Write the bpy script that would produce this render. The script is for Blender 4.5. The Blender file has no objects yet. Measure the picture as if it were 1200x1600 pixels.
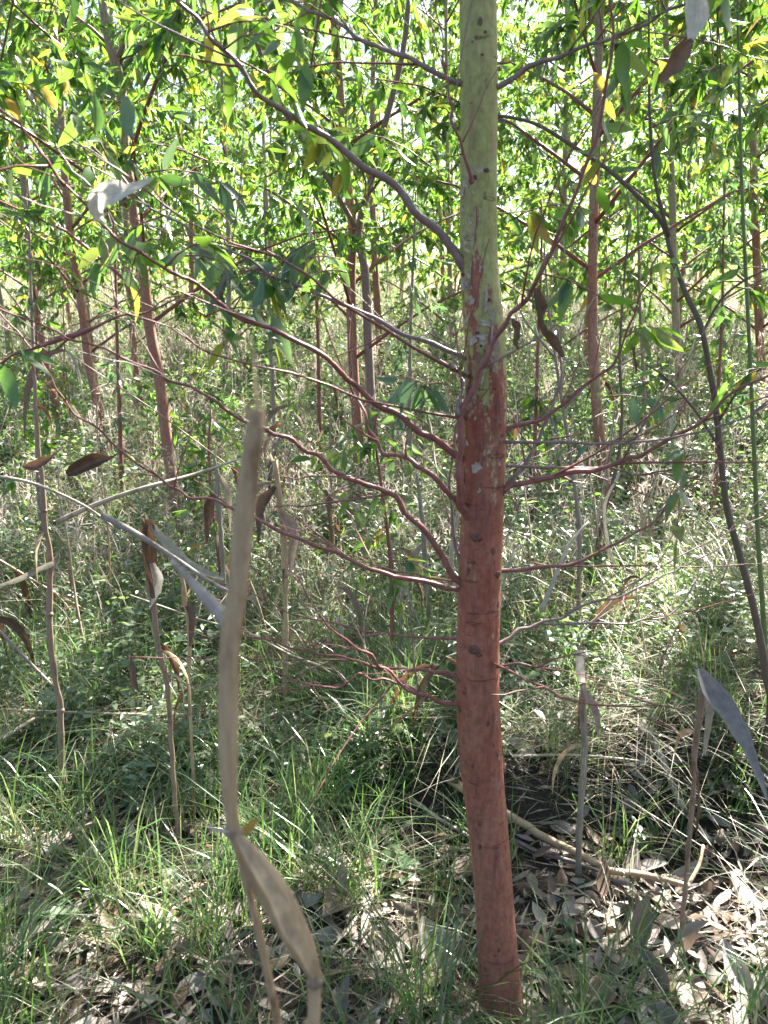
import bpy, math, random
import numpy as np
from mathutils import Vector, Matrix

# ------------------------------------------------------------------ camera, sky, sun, exposure
scn = bpy.context.scene
col = scn.collection
PITCH = math.radians(13.0)
CAM_H = 1.55
F = 1209.0                       # focal length in photo pixels (1200 x 1600)
cam_data = bpy.data.cameras.new("camera")
cam = bpy.data.objects.new("camera", cam_data)
col.objects.link(cam)
cam.location = (0, 0, CAM_H)
cam.rotation_euler = (math.pi / 2 - PITCH, 0, 0)
cam_data.sensor_fit = 'VERTICAL'
cam_data.sensor_height = 32.0
cam_data.lens = 32.0 * F / 1600.0
cam_data.clip_start = 0.02
cam_data.clip_end = 600
cam_data.dof.use_dof = True
cam_data.dof.focus_distance = 2.9
cam_data.dof.aperture_fstop = 7.0
scn.camera = cam

SUN_EL = math.radians(48)
SUN_AZ = math.radians(37)        # to the right of the view direction (+Y), ahead of the camera
world = bpy.data.worlds.new("World")
scn.world = world
world.use_nodes = True
wn = world.node_tree
bg = wn.nodes["Background"]
sky = wn.nodes.new("ShaderNodeTexSky")
sky.sky_type = 'NISHITA'
sky.sun_disc = False
sky.sun_elevation = SUN_EL
sky.sun_rotation = SUN_AZ
sky.air_density = 1.0
sky.dust_density = 2.5
sky.ozone_density = 1.0
wn.links.new(sky.outputs[0], bg.inputs[0])
bg.inputs[1].default_value = 0.05
sun_data = bpy.data.lights.new("sun", 'SUN')
sun_data.energy = 5.0
sun_data.angle = math.radians(0.53)
sun_data.color = (1.0, 0.96, 0.90)
sun = bpy.data.objects.new("sun", sun_data)
col.objects.link(sun)
to_sun = Vector((math.sin(SUN_AZ) * math.cos(SUN_EL), math.cos(SUN_AZ) * math.cos(SUN_EL), math.sin(SUN_EL)))
sun.rotation_euler = to_sun.to_track_quat('Z', 'Y').to_euler()
sun.location = (6, 8, 14)
scn.view_settings.view_transform = 'Standard'
scn.view_settings.look = 'None'
scn.view_settings.gamma = 1.0
scn.view_settings.exposure = 3.0
scn.view_settings.use_curve_mapping = False
scn.view_settings.use_white_balance = False
scn.cycles.max_bounces = 7
scn.cycles.diffuse_bounces = 4
scn.cycles.glossy_bounces = 2
scn.cycles.transmission_bounces = 5
scn.cycles.caustics_reflective = False
scn.cycles.caustics_refractive = False

# ------------------------------------------------------------------ helpers
rng = np.random.default_rng(7)
random.seed(7)
CP, SP = math.cos(PITCH), math.sin(PITCH)


def smooth(a, b, x):
    t = np.clip((np.asarray(x, float) - a) / (b - a), 0, 1)
    return t * t * (3 - 2 * t)


def gz(x, y):
    """height of the ground: rough, a low bank behind the big tree, rising gently into the plantation"""
    x = np.asarray(x, float); y = np.asarray(y, float)
    n = (0.030 * np.sin(2.1 * x + 1.3 * y + 0.4) + 0.022 * np.sin(-3.7 * x + 2.9 * y + 1.1)
         + 0.012 * np.sin(7.3 * x + 5.1 * y) + 0.009 * np.sin(11 * x - 9.7 * y + 2))
    edge = y + 0.12 * np.sin(1.9 * x + 0.6) + 0.05 * np.sin(5.3 * x)
    bank = 0.22 * smooth(2.3, 2.52, edge) * (0.25 + 0.75 * smooth(-0.5, 0.6, x))
    far = 0.05 * np.clip(y - 4, 0, 5) + 0.125 * np.clip(y - 9, 0, 38) + 0.10 * smooth(3, 6, y) * np.sin(0.9 * x + 0.7 * y)
    return n + bank + far


def ray(px, py):
    cx = (px - 600) / F; cy = (800 - py) / F
    return np.array([cx, CP + cy * SP, -SP + cy * CP])


def P(px, py, Y):
    d = ray(px, py)
    t = Y / d[1]
    return np.array([d[0] * t, Y, CAM_H + d[2] * t])


def depth_of(p):
    """distance along the view axis of a point or an array of points"""
    p = np.asarray(p, float)
    return p[..., 1] * CP - (p[..., 2] - CAM_H) * SP


def project(p):
    p = np.asarray(p, float)
    d = depth_of(p)
    up = p[..., 1] * SP + (p[..., 2] - CAM_H) * CP
    d2 = np.where(d < 0.05, 0.05, d)
    return 600 + F * p[..., 0] / d2, 800 - F * up / d2, d


def ground_hit(px, py):
    d = ray(px, py)
    lo, hi = 0.3, 80.0
    prev = lo
    for t in np.geomspace(lo, hi, 900):
        q = np.array([0, 0, CAM_H]) + d * t
        if q[2] < gz(q[0], q[1]):
            return np.array([q[0], q[1], float(gz(q[0], q[1]))])
    q = d * 60
    return np.array([q[0], q[1], float(gz(q[0], q[1]))])


def mesh_np(name, V, quads=None, tris=None, mat=None, smooth_shade=True, attrs=None):
    me = bpy.data.meshes.new(name)
    V = np.asarray(V, np.float32).reshape(-1, 3)
    nq = 0 if quads is None else len(quads)
    nt = 0 if tris is None else len(tris)
    me.vertices.add(len(V))
    me.vertices.foreach_set("co", V.ravel())
    loops = []
    if nq: loops.append(np.asarray(quads, np.int32).ravel())
    if nt: loops.append(np.asarray(tris, np.int32).ravel())
    loops = np.concatenate(loops)
    me.loops.add(len(loops))
    me.loops.foreach_set("vertex_index", loops)
    me.polygons.add(nq + nt)
    start = np.concatenate([np.arange(nq, dtype=np.int32) * 4, nq * 4 + np.arange(nt, dtype=np.int32) * 3]).astype(np.int32)
    me.polygons.foreach_set("loop_start", start)
    if smooth_shade:
        me.polygons.foreach_set("use_smooth", np.ones(nq + nt, bool))
    if attrs:
        for k, a in attrs.items():
            at = me.attributes.new(k, 'FLOAT', 'POINT')
            at.data.foreach_set("value", np.asarray(a, np.float32).ravel())
    me.update(calc_edges=True)
    me.validate(clean_customdata=False)
    if mat: me.materials.append(mat)
    return me


def link(name, me, parent=None, loc=None):
    o = bpy.data.objects.new(name, me)
    col.objects.link(o)
    if parent is not None: o.parent = parent
    if loc is not None: o.location = loc
    return o


def tag(o, label=None, cat=None, group=None, kind=None):
    if label: o["label"] = label
    if cat: o["category"] = cat
    if group: o["group"] = group
    if kind: o["kind"] = kind
    return o


def empty(name, loc, label, cat, group=None):
    o = bpy.data.objects.new(name, None)
    o.empty_display_size = 0.1
    col.objects.link(o)
    o.location = loc
    return tag(o, label, cat, group)


def catmull(pts, n_per=4):
    pts = np.asarray(pts, float)
    if len(pts) < 3: 
        t = np.linspace(0, 1, n_per * 2 + 1)[:, None]
        return pts[0] * (1 - t) + pts[-1] * t
    q = np.vstack([2 * pts[0] - pts[1], pts, 2 * pts[-1] - pts[-2]])
    out = []
    for i in range(1, len(q) - 2):
        p0, p1, p2, p3 = q[i - 1], q[i], q[i + 1], q[i + 2]
        for t in np.arange(n_per) / n_per:
            out.append(0.5 * ((2 * p1) + (-p0 + p2) * t + (2 * p0 - 5 * p1 + 4 * p2 - p3) * t * t + (-p0 + 3 * p1 - 3 * p2 + p3) * t ** 3))
    out.append(q[-2])
    return np.array(out)


def frames(pts):
    T = np.gradient(pts, axis=0)
    T /= np.linalg.norm(T, axis=1)[:, None] + 1e-9
    ref = np.array([0.13, -1.0, 0.07]); ref /= np.linalg.norm(ref)
    S = np.cross(T, ref)
    bad = np.linalg.norm(S, axis=1) < 0.15
    S[bad] = np.cross(T[bad], np.array([1.0, 0, 0.2]))
    S /= np.linalg.norm(S, axis=1)[:, None] + 1e-9
    N = np.cross(S, T)
    return T, S, N


def tube_geo(pts, radii, sides=8, rough=0.0, flat=1.0, r=None, ribs=0.0):
    pts = np.asarray(pts, float); radii = np.asarray(radii, float)
    n = len(pts)
    T, S, N = frames(pts)
    a = np.linspace(0, 2 * math.pi, sides, endpoint=False)
    rr = radii[:, None] * np.ones(sides)
    if ribs:
        k_ = np.arange(n)[:, None] * 0.12
        rr = rr * (1 + ribs * np.cos(3 * a + k_) + 0.6 * ribs * np.cos(7 * a - 0.5 * k_))
    if rough:
        rr = rr * (1 + rough * (r or rng).standard_normal((n, sides)).clip(-2, 2))
    V = pts[:, None, :] + rr[..., None] * (np.cos(a)[None, :, None] * S[:, None, :] + flat * np.sin(a)[None, :, None] * N[:, None, :])
    V = V.reshape(-1, 3)
    i = np.arange(n - 1)[:, None] * sides
    j = np.arange(sides)[None, :]
    j2 = (j + 1) % sides
    quads = np.stack([i + j, i + j2, i + sides + j2, i + sides + j], -1).reshape(-1, 4)
    # caps
    V = np.vstack([V, pts[0], pts[-1]])
    c0, c1 = n * sides, n * sides + 1
    jj = np.arange(sides); jj2 = (jj + 1) % sides
    tris = np.vstack([np.stack([np.full(sides, c0), jj2, jj], -1),
                      np.stack([np.full(sides, c1), (n - 1) * sides + jj, (n - 1) * sides + jj2], -1)])
    return V, quads, tris


def join_geo(parts):
    Vs, Qs, Ts, o = [], [], [], 0
    for V, q, t in parts:
        Vs.append(V)
        if q is not None and len(q): Qs.append(np.asarray(q) + o)
        if t is not None and len(t): Ts.append(np.asarray(t) + o)
        o += len(V)
    return np.vstack(Vs), (np.vstack(Qs) if Qs else None), (np.vstack(Ts) if Ts else None)


def tube_obj(name, pts, radii, mat, parent=None, origin=None, sides=8, rough=0.0, flat=1.0, ribs=0.0):
    V, q, t = tube_geo(pts, radii, sides, rough, flat, None, ribs)
    if origin is None: origin = np.zeros(3)
    return link(name, mesh_np(name, V - origin, q, t, mat), parent)


def ribbon_geo(pts, widths, twist=0.0, curl=0.12, across=5, ripple=0.0, face=None):
    pts = np.asarray(pts, float); widths = np.asarray(widths, float)
    n = len(pts)
    T, S, N = frames(pts)
    tw = np.linspace(0, 1, n) * twist if np.isscalar(twist) else np.interp(np.linspace(0, 1, n), np.linspace(0, 1, len(twist)), twist)
    c, s = np.cos(tw)[:, None], np.sin(tw)[:, None]
    S2 = S * c + N * s
    N2 = -S * s + N * c
    u = np.linspace(-1, 1, across)
    V = pts[:, None, :] + (widths[:, None] / 2 * u)[..., None] * S2[:, None, :]
    V = V + (widths[:, None] * curl * (u ** 2 - 0.4))[..., None] * N2[:, None, :]
    if ripple:
        ph = np.linspace(0, 5.5 * math.pi, n)
        V = V + (ripple * widths[:, None] * np.sin(ph[:, None] + 1.7 * u) * np.abs(u))[..., None] * N2[:, None, :]
    V = V.reshape(-1, 3)
    i = np.arange(n - 1)[:, None] * across; j = np.arange(across - 1)[None, :]
    q = np.stack([i + j, i + j + 1, i + across + j + 1, i + across + j], -1).reshape(-1, 4)
    return V, q, None


# ------------------------------------------------------------------ materials
def new_mat(name):
    m = bpy.data.materials.new(name)
    m.use_nodes = True
    nt = m.node_tree
    for n in list(nt.nodes): nt.nodes.remove(n)
    out = nt.nodes.new("ShaderNodeOutputMaterial")
    return m, nt, out


def N_(nt, t, **kw):
    n = nt.nodes.new(t)
    for k, v in kw.items(): setattr(n, k, v)
    return n


def ramp(nt, stops, fac=None, interp='LINEAR'):
    r = nt.nodes.new("ShaderNodeValToRGB")
    r.color_ramp.interpolation = interp
    e = r.color_ramp.elements
    while len(e) > 1: e.remove(e[-1])
    e[0].position = stops[0][0]; e[0].color = (*stops[0][1], 1)
    for p, c in stops[1:]:
        x = e.new(p); x.color = (*c, 1)
    if fac is not None: nt.links.new(fac, r.inputs[0])
    return r


def noise(nt, vec, scale, detail=4, rough=0.6, sx=(1, 1, 1)):
    mp = nt.nodes.new("ShaderNodeMapping")
    mp.inputs["Scale"].default_value = sx
    nt.links.new(vec, mp.inputs[0])
    n = nt.nodes.new("ShaderNodeTexNoise")
    n.inputs["Scale"].default_value = scale
    n.inputs["Detail"].default_value = detail
    n.inputs["Roughness"].default_value = rough
    nt.links.new(mp.outputs[0], n.inputs[0])
    return n


def math_(nt, op, a, b=None, clamp=False):
    n = nt.nodes.new("ShaderNodeMath"); n.operation = op; n.use_clamp = clamp
    for k, v in enumerate((a, b)):
        if v is None: continue
        if isinstance(v, (int, float)): n.inputs[k].default_value = v
        else: nt.links.new(v, n.inputs[k])
    return n.outputs[0]


def mixc(nt, fac, a, b, mode='MIX'):
    n = nt.nodes.new("ShaderNodeMix"); n.data_type = 'RGBA'; n.blend_type = mode
    if isinstance(fac, (int, float)): n.inputs[0].default_value = fac
    else: nt.links.new(fac, n.inputs[0])
    for k, v in ((6, a), (7, b)):
        if isinstance(v, tuple): n.inputs[k].default_value = (*v, 1)
        else: nt.links.new(v, n.inputs[k])
    return n.outputs[2]


def foliage_mat(name, stops, trans_stops, trans=0.45, rough=0.38, spec=0.5, vein=True, grain=0.25):
    """thin leaf: colour differs from piece to piece, light comes through"""
    m, nt, out = new_mat(name)
    at = N_(nt, "ShaderNodeAttribute", attribute_name="rnd")
    oi = N_(nt, "ShaderNodeObjectInfo")
    f = math_(nt, 'FRACT', math_(nt, 'ADD', at.outputs["Fac"], oi.outputs["Random"]))
    c1 = ramp(nt, stops, f).outputs[0]
    c2 = ramp(nt, trans_stops, f).outputs[0]
    tc = N_(nt, "ShaderNodeTexCoord")
    nz = noise(nt, tc.outputs["Object"], 55, 3, 0.6)
    acr = N_(nt, "ShaderNodeAttribute", attribute_name="acr")
    vn = math_(nt, 'SINE', math_(nt, 'MULTIPLY', acr.outputs["Fac"], 46.0))
    vk = math_(nt, 'ADD', 1.0, math_(nt, 'MULTIPLY', vn, 0.08))
    cb = N_(nt, "ShaderNodeCombineColor")
    for i_ in range(3): nt.links.new(vk, cb.inputs[i_])
    k = ramp(nt, [(0.3, (1 - grain,) * 3), (0.7, (1 + grain,) * 3)], nz.outputs[0]).outputs[0]
    c1 = mixc(nt, 1.0, c1, k, 'MULTIPLY')
    c2 = mixc(nt, 1.0, c2, k, 'MULTIPLY')
    c1 = mixc(nt, 1.0, c1, cb.outputs[0], 'MULTIPLY')
    c2 = mixc(nt, 1.0, c2, cb.outputs[0], 'MULTIPLY')
    pr = N_(nt, "ShaderNodeBsdfPrincipled")
    nt.links.new(c1, pr.inputs["Base Color"])
    pr.inputs["Roughness"].default_value = rough
    pr.inputs["Specular IOR Level"].default_value = spec
    tr = N_(nt, "ShaderNodeBsdfTranslucent")
    nt.links.new(c2, tr.inputs[0])
    mx = N_(nt, "ShaderNodeMixShader")
    mx.inputs[0].default_value = trans
    nt.links.new(pr.outputs[0], mx.inputs[1]); nt.links.new(tr.outputs[0], mx.inputs[2])
    nt.links.new(mx.outputs[0], out.inputs[0])
    return m


GREEN = [(0.0, (0.045, 0.10, 0.035)), (0.30, (0.075, 0.135, 0.045)), (0.55, (0.060, 0.115, 0.060)), (0.80, (0.10, 0.15, 0.095)), (0.965, (0.12, 0.15, 0.035)), (0.98, (0.33, 0.25, 0.035)), (1.0, (0.24, 0.15, 0.05))]
GREEN_T = [(0.0, (0.16, 0.36, 0.025)), (0.30, (0.26, 0.44, 0.04)), (0.55, (0.17, 0.35, 0.05)), (0.80, (0.22, 0.36, 0.10)), (0.965, (0.50, 0.55, 0.06)), (0.98, (0.75, 0.56, 0.06)), (1.0, (0.50, 0.32, 0.08))]
M_leaf = foliage_mat("eucalyptus_leaf", GREEN, GREEN_T, 0.48, 0.27, 0.65)
M_leaf_blue = foliage_mat("eucalyptus_leaf_bluish", [(0, (0.06, 0.115, 0.085)), (0.6, (0.085, 0.14, 0.115)), (1, (0.12, 0.17, 0.12))],
                          [(0, (0.17, 0.33, 0.10)), (1, (0.26, 0.40, 0.14))], 0.35, 0.36, 0.5)
M_weed = foliage_mat("weed_leaf", [(0, (0.060, 0.100, 0.052)), (0.5, (0.10, 0.14, 0.085)), (1, (0.19, 0.21, 0.155))],
                     [(0, (0.17, 0.34, 0.07)), (1, (0.34, 0.45, 0.15))], 0.38, 0.3, 0.6)
M_yellow = foliage_mat("yellowed_leaf", [(0, (0.32, 0.25, 0.05)), (1, (0.26, 0.16, 0.04))], [(0, (0.55, 0.45, 0.06)), (1, (0.45, 0.28, 0.06))], 0.45, 0.45)
M_grass = foliage_mat("grass_blade", [(0, (0.040, 0.090, 0.032)), (0.5, (0.065, 0.125, 0.042)), (0.85, (0.11, 0.155, 0.065)), (1, (0.24, 0.22, 0.12))],
                      [(0, (0.16, 0.36, 0.05)), (0.5, (0.22, 0.38, 0.08)), (0.85, (0.33, 0.42, 0.15)), (1, (0.45, 0.42, 0.2))], 0.4, 0.28, 0.6)
M_dry = foliage_mat("dry_grass_blade", [(0, (0.20, 0.155, 0.10)), (0.35, (0.36, 0.31, 0.23)), (0.7, (0.28, 0.26, 0.20)), (0.9, (0.15, 0.10, 0.07)), (1, (0.34, 0.23, 0.18))],
                    [(0, (0.40, 0.30, 0.17)), (0.35, (0.52, 0.44, 0.30)), (0.7, (0.45, 0.42, 0.30)), (0.9, (0.3, 0.2, 0.12)), (1, (0.5, 0.36, 0.28))], 0.2, 0.5, 0.4)
M_plume = foliage_mat("grass_plume", [(0, (0.45, 0.34, 0.30)), (0.5, (0.55, 0.48, 0.42)), (1, (0.40, 0.36, 0.28))],
                      [(0, (0.55, 0.42, 0.36)), (1, (0.6, 0.52, 0.42))], 0.4, 0.6, 0.3)
M_litter = foliage_mat("fallen_leaf", [(0, (0.14, 0.115, 0.09)), (0.25, (0.27, 0.235, 0.20)), (0.55, (0.34, 0.305, 0.27)), (0.75, (0.17, 0.12, 0.08)), (1, (0.10, 0.06, 0.04))],
                       [(0, (0.34, 0.28, 0.2)), (0.6, (0.45, 0.38, 0.3)), (1, (0.34, 0.18, 0.09))], 0.15, 0.55, 0.3)
M_brown_leaf = foliage_mat("brown_dead_leaf", [(0, (0.13, 0.08, 0.05)), (1, (0.075, 0.045, 0.032))], [(0, (0.26, 0.13, 0.06)), (1, (0.16, 0.085, 0.045))], 0.25, 0.5)
M_pale_leaf = foliage_mat("papery_pale_leaf", [(0, (0.45, 0.40, 0.34)), (1, (0.54, 0.50, 0.45))], [(0, (0.6, 0.54, 0.46)), (1, (0.66, 0.6, 0.52))], 0.35, 0.5)
M_husk = foliage_mat("maize_husk", [(0, (0.42, 0.30, 0.18)), (1, (0.50, 0.38, 0.25))], [(0, (0.5, 0.34, 0.18)), (1, (0.55, 0.4, 0.24))], 0.2, 0.5, grain=0.4)
M_grey_leaf = foliage_mat("grey_maize_leaf", [(0, (0.15, 0.14, 0.135)), (1, (0.19, 0.18, 0.17))], [(0, (0.25, 0.22, 0.2)), (1, (0.3, 0.27, 0.25))], 0.2, 0.5)


def stalk_mat(name, c_a, c_b, c_dark, rough=0.5):
    m, nt, out = new_mat(name)
    tc = N_(nt, "ShaderNodeTexCoord")
    oi = N_(nt, "ShaderNodeObjectInfo")
    fibre = noise(nt, tc.outputs["Object"], 240, 5, 0.7, (1, 1, 0.07))
    blot = noise(nt, tc.outputs["Object"], 32, 6, 0.75, (1, 1, 0.35))
    c = ramp(nt, [(0.25, c_a), (0.75, c_b)], fibre.outputs[0]).outputs[0]
    d = ramp(nt, [(0.52, (0, 0, 0)), (0.66, (1, 1, 1))], blot.outputs[0]).outputs[0]
    c = mixc(nt, d, c, c_dark)
    pr = N_(nt, "ShaderNodeBsdfPrincipled")
    nt.links.new(c, pr.inputs["Base Color"])
    pr.inputs["Roughness"].default_value = rough
    bp = N_(nt, "ShaderNodeBump"); bp.inputs["Strength"].default_value = 0.5; bp.inputs["Distance"].default_value = 0.001
    nt.links.new(fibre.outputs[0], bp.inputs["Height"]); nt.links.new(bp.outputs[0], pr.inputs["Normal"])
    nt.links.new(pr.outputs[0], out.inputs[0])
    return m


M_maize = stalk_mat("dry_maize_stalk", (0.33, 0.215, 0.115), (0.54, 0.40, 0.245), (0.22, 0.13, 0.07))
M_maize_grey = stalk_mat("weathered_maize_stalk", (0.20, 0.16, 0.125), (0.32, 0.27, 0.22), (0.13, 0.09, 0.07))
M_maize_brown = stalk_mat("brown_maize_stalk", (0.24, 0.16, 0.11), (0.32, 0.22, 0.16), (0.14, 0.09, 0.06))
M_stick = stalk_mat("fallen_stick", (0.32, 0.26, 0.19), (0.46, 0.39, 0.30), (0.20, 0.14, 0.095))
M_twig = stalk_mat("grey_twig", (0.20, 0.15, 0.13), (0.30, 0.24, 0.21), (0.13, 0.09, 0.075))
M_sapling = stalk_mat("dark_sapling_bark", (0.075, 0.055, 0.042), (0.15, 0.115, 0.085), (0.10, 0.06, 0.045), 0.6)
M_green_stem = stalk_mat("green_stem", (0.10, 0.15, 0.05), (0.14, 0.19, 0.07), (0.10, 0.11, 0.05))


def bark_mat(name, z_lo, z_hi, red_a=(0.27, 0.085, 0.058), red_b=(0.36, 0.135, 0.095), green=(0.34, 0.33, 0.15), pale=(0.44, 0.36, 0.26), base=(0.24, 0.13, 0.10)):
    """smooth eucalyptus bark: salmon red below, peeling to olive green above; dark flecks and horizontal scars"""
    m, nt, out = new_mat(name)
    tc = N_(nt, "ShaderNodeTexCoord")
    sep = N_(nt, "ShaderNodeSeparateXYZ")
    nt.links.new(tc.outputs["Object"], sep.inputs[0])
    z = sep.outputs[2]
    n_patch = noise(nt, tc.outputs["Object"], 26, 4, 0.6, (1, 1, 0.22))
    n_fine = noise(nt, tc.outputs["Object"], 160, 5, 0.7, (1, 1, 0.45))
    n_mid = noise(nt, tc.outputs["Object"], 45, 5, 0.7, (1, 1, 0.5))
    n_big = noise(nt, tc.outputs["Object"], 9, 3, 0.6, (1, 1, 0.4))
    n_edge = noise(nt, tc.outputs["Object"], 75, 6, 0.75, (1, 1, 0.8))
    n_fib = noise(nt, tc.outputs["Object"], 150, 5, 0.7, (1, 1, 0.10))
    red = ramp(nt, [(0.28, red_a), (0.72, red_b)], n_mid.outputs[0]).outputs[0]
    red = mixc(nt, ramp(nt, [(0.45, (0, 0, 0)), (0.75, (0.65,) * 3)], n_big.outputs[0]).outputs[0], red, (red_b[0] * 1.1, red_b[1] * 1.5, red_b[2] * 1.6))
    # lower metre greyer and rougher
    low = ramp(nt, [(0.0, (0.75,) * 3), (1.0, (0, 0, 0))], math_(nt, 'DIVIDE', z, 0.95, True)).outputs[0]
    red = mixc(nt, low, red, mixc(nt, n_mid.outputs[0], base, (base[0] * 1.45, base[1] * 1.5, base[2] * 1.5)))
    grn = ramp(nt, [(0.3, green), (0.7, (green[0] * 1.2, green[1] * 1.12, green[2] * 1.35))], n_big.outputs[0]).outputs[0]
    grn = mixc(nt, ramp(nt, [(0.60, (0, 0, 0)), (0.70, (0.55,) * 3)], n_patch.outputs[0]).outputs[0], grn, (0.40, 0.22, 0.15))
    h = math_(nt, 'DIVIDE', math_(nt, 'SUBTRACT', z, z_lo), (z_hi - z_lo))
    h2 = math_(nt, 'ADD', h, math_(nt, 'MULTIPLY', math_(nt, 'SUBTRACT', n_patch.outputs[0], 0.5), 2.9))
    h2 = math_(nt, 'ADD', h2, math_(nt, 'MULTIPLY', math_(nt, 'SUBTRACT', n_edge.outputs[0], 0.5), 1.1))
    f_edge = ramp(nt, [(0.30, (0, 0, 0)), (0.50, (1, 1, 1)), (0.72, (0, 0, 0))], h2).outputs[0]
    f_grn = ramp(nt, [(0.49, (0, 0, 0)), (0.53, (1, 1, 1))], h2).outputs[0]
    c = mixc(nt, f_grn, red, grn)
    c = mixc(nt, math_(nt, 'MULTIPLY', f_edge, ramp(nt, [(0.5, (0, 0, 0)), (0.6, (1, 1, 1))], n_mid.outputs[0]).outputs[0]), c, pale)
    # flecks
    vo = N_(nt, "ShaderNodeTexVoronoi"); vo.inputs["Scale"].default_value = 42
    mp = N_(nt, "ShaderNodeMapping"); mp.inputs["Scale"].default_value = (1, 1, 0.6)
    nt.links.new(tc.outputs["Object"], mp.inputs[0]); nt.links.new(mp.outputs[0], vo.inputs[0])
    fl = ramp(nt, [(0.14, (1, 1, 1)), (0.24, (0, 0, 0))], vo.outputs[0]).outputs[0]
    fl = math_(nt, 'MULTIPLY', fl, ramp(nt, [(0.48, (0, 0, 0)), (0.58, (0.8,) * 3)], n_mid.outputs[0]).outputs[0])
    c = mixc(nt, fl, c, (0.08, 0.035, 0.022))
    c = mixc(nt, 1.0, c, ramp(nt, [(0.3, (0.82, 0.80, 0.78)), (0.7, (1.1, 1.1, 1.1))], n_fib.outputs[0]).outputs[0], 'MULTIPLY')
    c = mixc(nt, 1.0, c, ramp(nt, [(0.3, (0.66, 0.63, 0.61)), (0.7, (1.26, 1.26, 1.26))], n_edge.outputs[0]).outputs[0], 'MULTIPLY')
    n_lich = noise(nt, tc.outputs["Object"], 34, 6, 0.75, (1, 1, 0.6))
    c = mixc(nt, ramp(nt, [(0.58, (0, 0, 0)), (0.66, (0.4,) * 3)], n_lich.outputs[0]).outputs[0], c, (0.36, 0.25, 0.19))
    n_dark = noise(nt, tc.outputs["Object"], 18, 5, 0.7, (1, 1, 0.25))
    c = mixc(nt, ramp(nt, [(0.58, (0, 0, 0)), (0.68, (0.55,) * 3)], n_dark.outputs[0]).outputs[0], c, (0.11, 0.05, 0.036))
    # horizontal cracks
    cr = noise(nt, tc.outputs["Object"], 22, 3, 0.55, (0.5, 0.5, 3.2))
    crf = ramp(nt, [(0.665, (0, 0, 0)), (0.70, (0.7,) * 3), (0.735, (0, 0, 0))], cr.outputs[0]).outputs[0]
    c = mixc(nt, crf, c, (0.10, 0.045, 0.03))
    pr = N_(nt, "ShaderNodeBsdfPrincipled")
    nt.links.new(c, pr.inputs["Base Color"])
    pr.inputs["Roughness"].default_value = 0.62
    pr.inputs["Specular IOR Level"].default_value = 0.35
    hh = math_(nt, 'ADD', math_(nt, 'MULTIPLY', n_fine.outputs[0], 0.6), math_(nt, 'MULTIPLY', n_mid.outputs[0], 0.8))
    hh = math_(nt, 'ADD', hh, math_(nt, 'MULTIPLY', n_fib.outputs[0], 0.7))
    hh = math_(nt, 'SUBTRACT', hh, math_(nt, 'MULTIPLY', math_(nt, 'ADD', fl, crf), 0.6))
    bp = N_(nt, "ShaderNodeBump"); bp.inputs["Strength"].default_value = 0.9; bp.inputs["Distance"].default_value = 0.005
    nt.links.new(hh, bp.inputs["Height"]); nt.links.new(bp.outputs[0], pr.inputs["Normal"])
    nt.links.new(pr.outputs[0], out.inputs[0])
    return m


M_bark = bark_mat("eucalyptus_bark", 1.12, 1.85, (0.255, 0.068, 0.040), (0.385, 0.140, 0.088), (0.33, 0.34, 0.11), base=(0.25, 0.112, 0.078))
M_bark_far = bark_mat("slender_eucalyptus_bark", 1.7, 3.2, (0.30, 0.12, 0.085), (0.40, 0.20, 0.15), (0.34, 0.28, 0.19))
M_bark_pale = bark_mat("pale_eucalyptus_bark", 0.3, 1.6, (0.32, 0.20, 0.14), (0.42, 0.30, 0.22), (0.33, 0.31, 0.20))


def simple_bark(name, a, b, scale=70, rough=0.5):
    m, nt, out = new_mat(name)
    tc = N_(nt, "ShaderNodeTexCoord")
    n = noise(nt, tc.outputs["Object"], scale, 5, 0.7)
    c = ramp(nt, [(0.3, a), (0.7, b)], n.outputs[0]).outputs[0]
    pr = N_(nt, "ShaderNodeBsdfPrincipled")
    nt.links.new(c, pr.inputs["Base Color"]); pr.inputs["Roughness"].default_value = rough
    bp = N_(nt, "ShaderNodeBump"); bp.inputs["Strength"].default_value = 0.6; bp.inputs["Distance"].default_value = 0.002
    nt.links.new(n.outputs[0], bp.inputs["Height"]); nt.links.new(bp.outputs[0], pr.inputs["Normal"])
    nt.links.new(pr.outputs[0], out.inputs[0])
    return m


M_branch = simple_bark("red_branch_bark", (0.15, 0.048, 0.040), (0.29, 0.115, 0.095))
M_branch_grey = simple_bark("grey_branch_bark", (0.15, 0.095, 0.085), (0.28, 0.20, 0.18))
M_knot = simple_bark("knot_bark", (0.045, 0.022, 0.016), (0.20, 0.085, 0.06), 190, 0.7)
M_flake = simple_bark("peeling_bark_flake", (0.30, 0.23, 0.17), (0.52, 0.46, 0.38), 120, 0.6)


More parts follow.
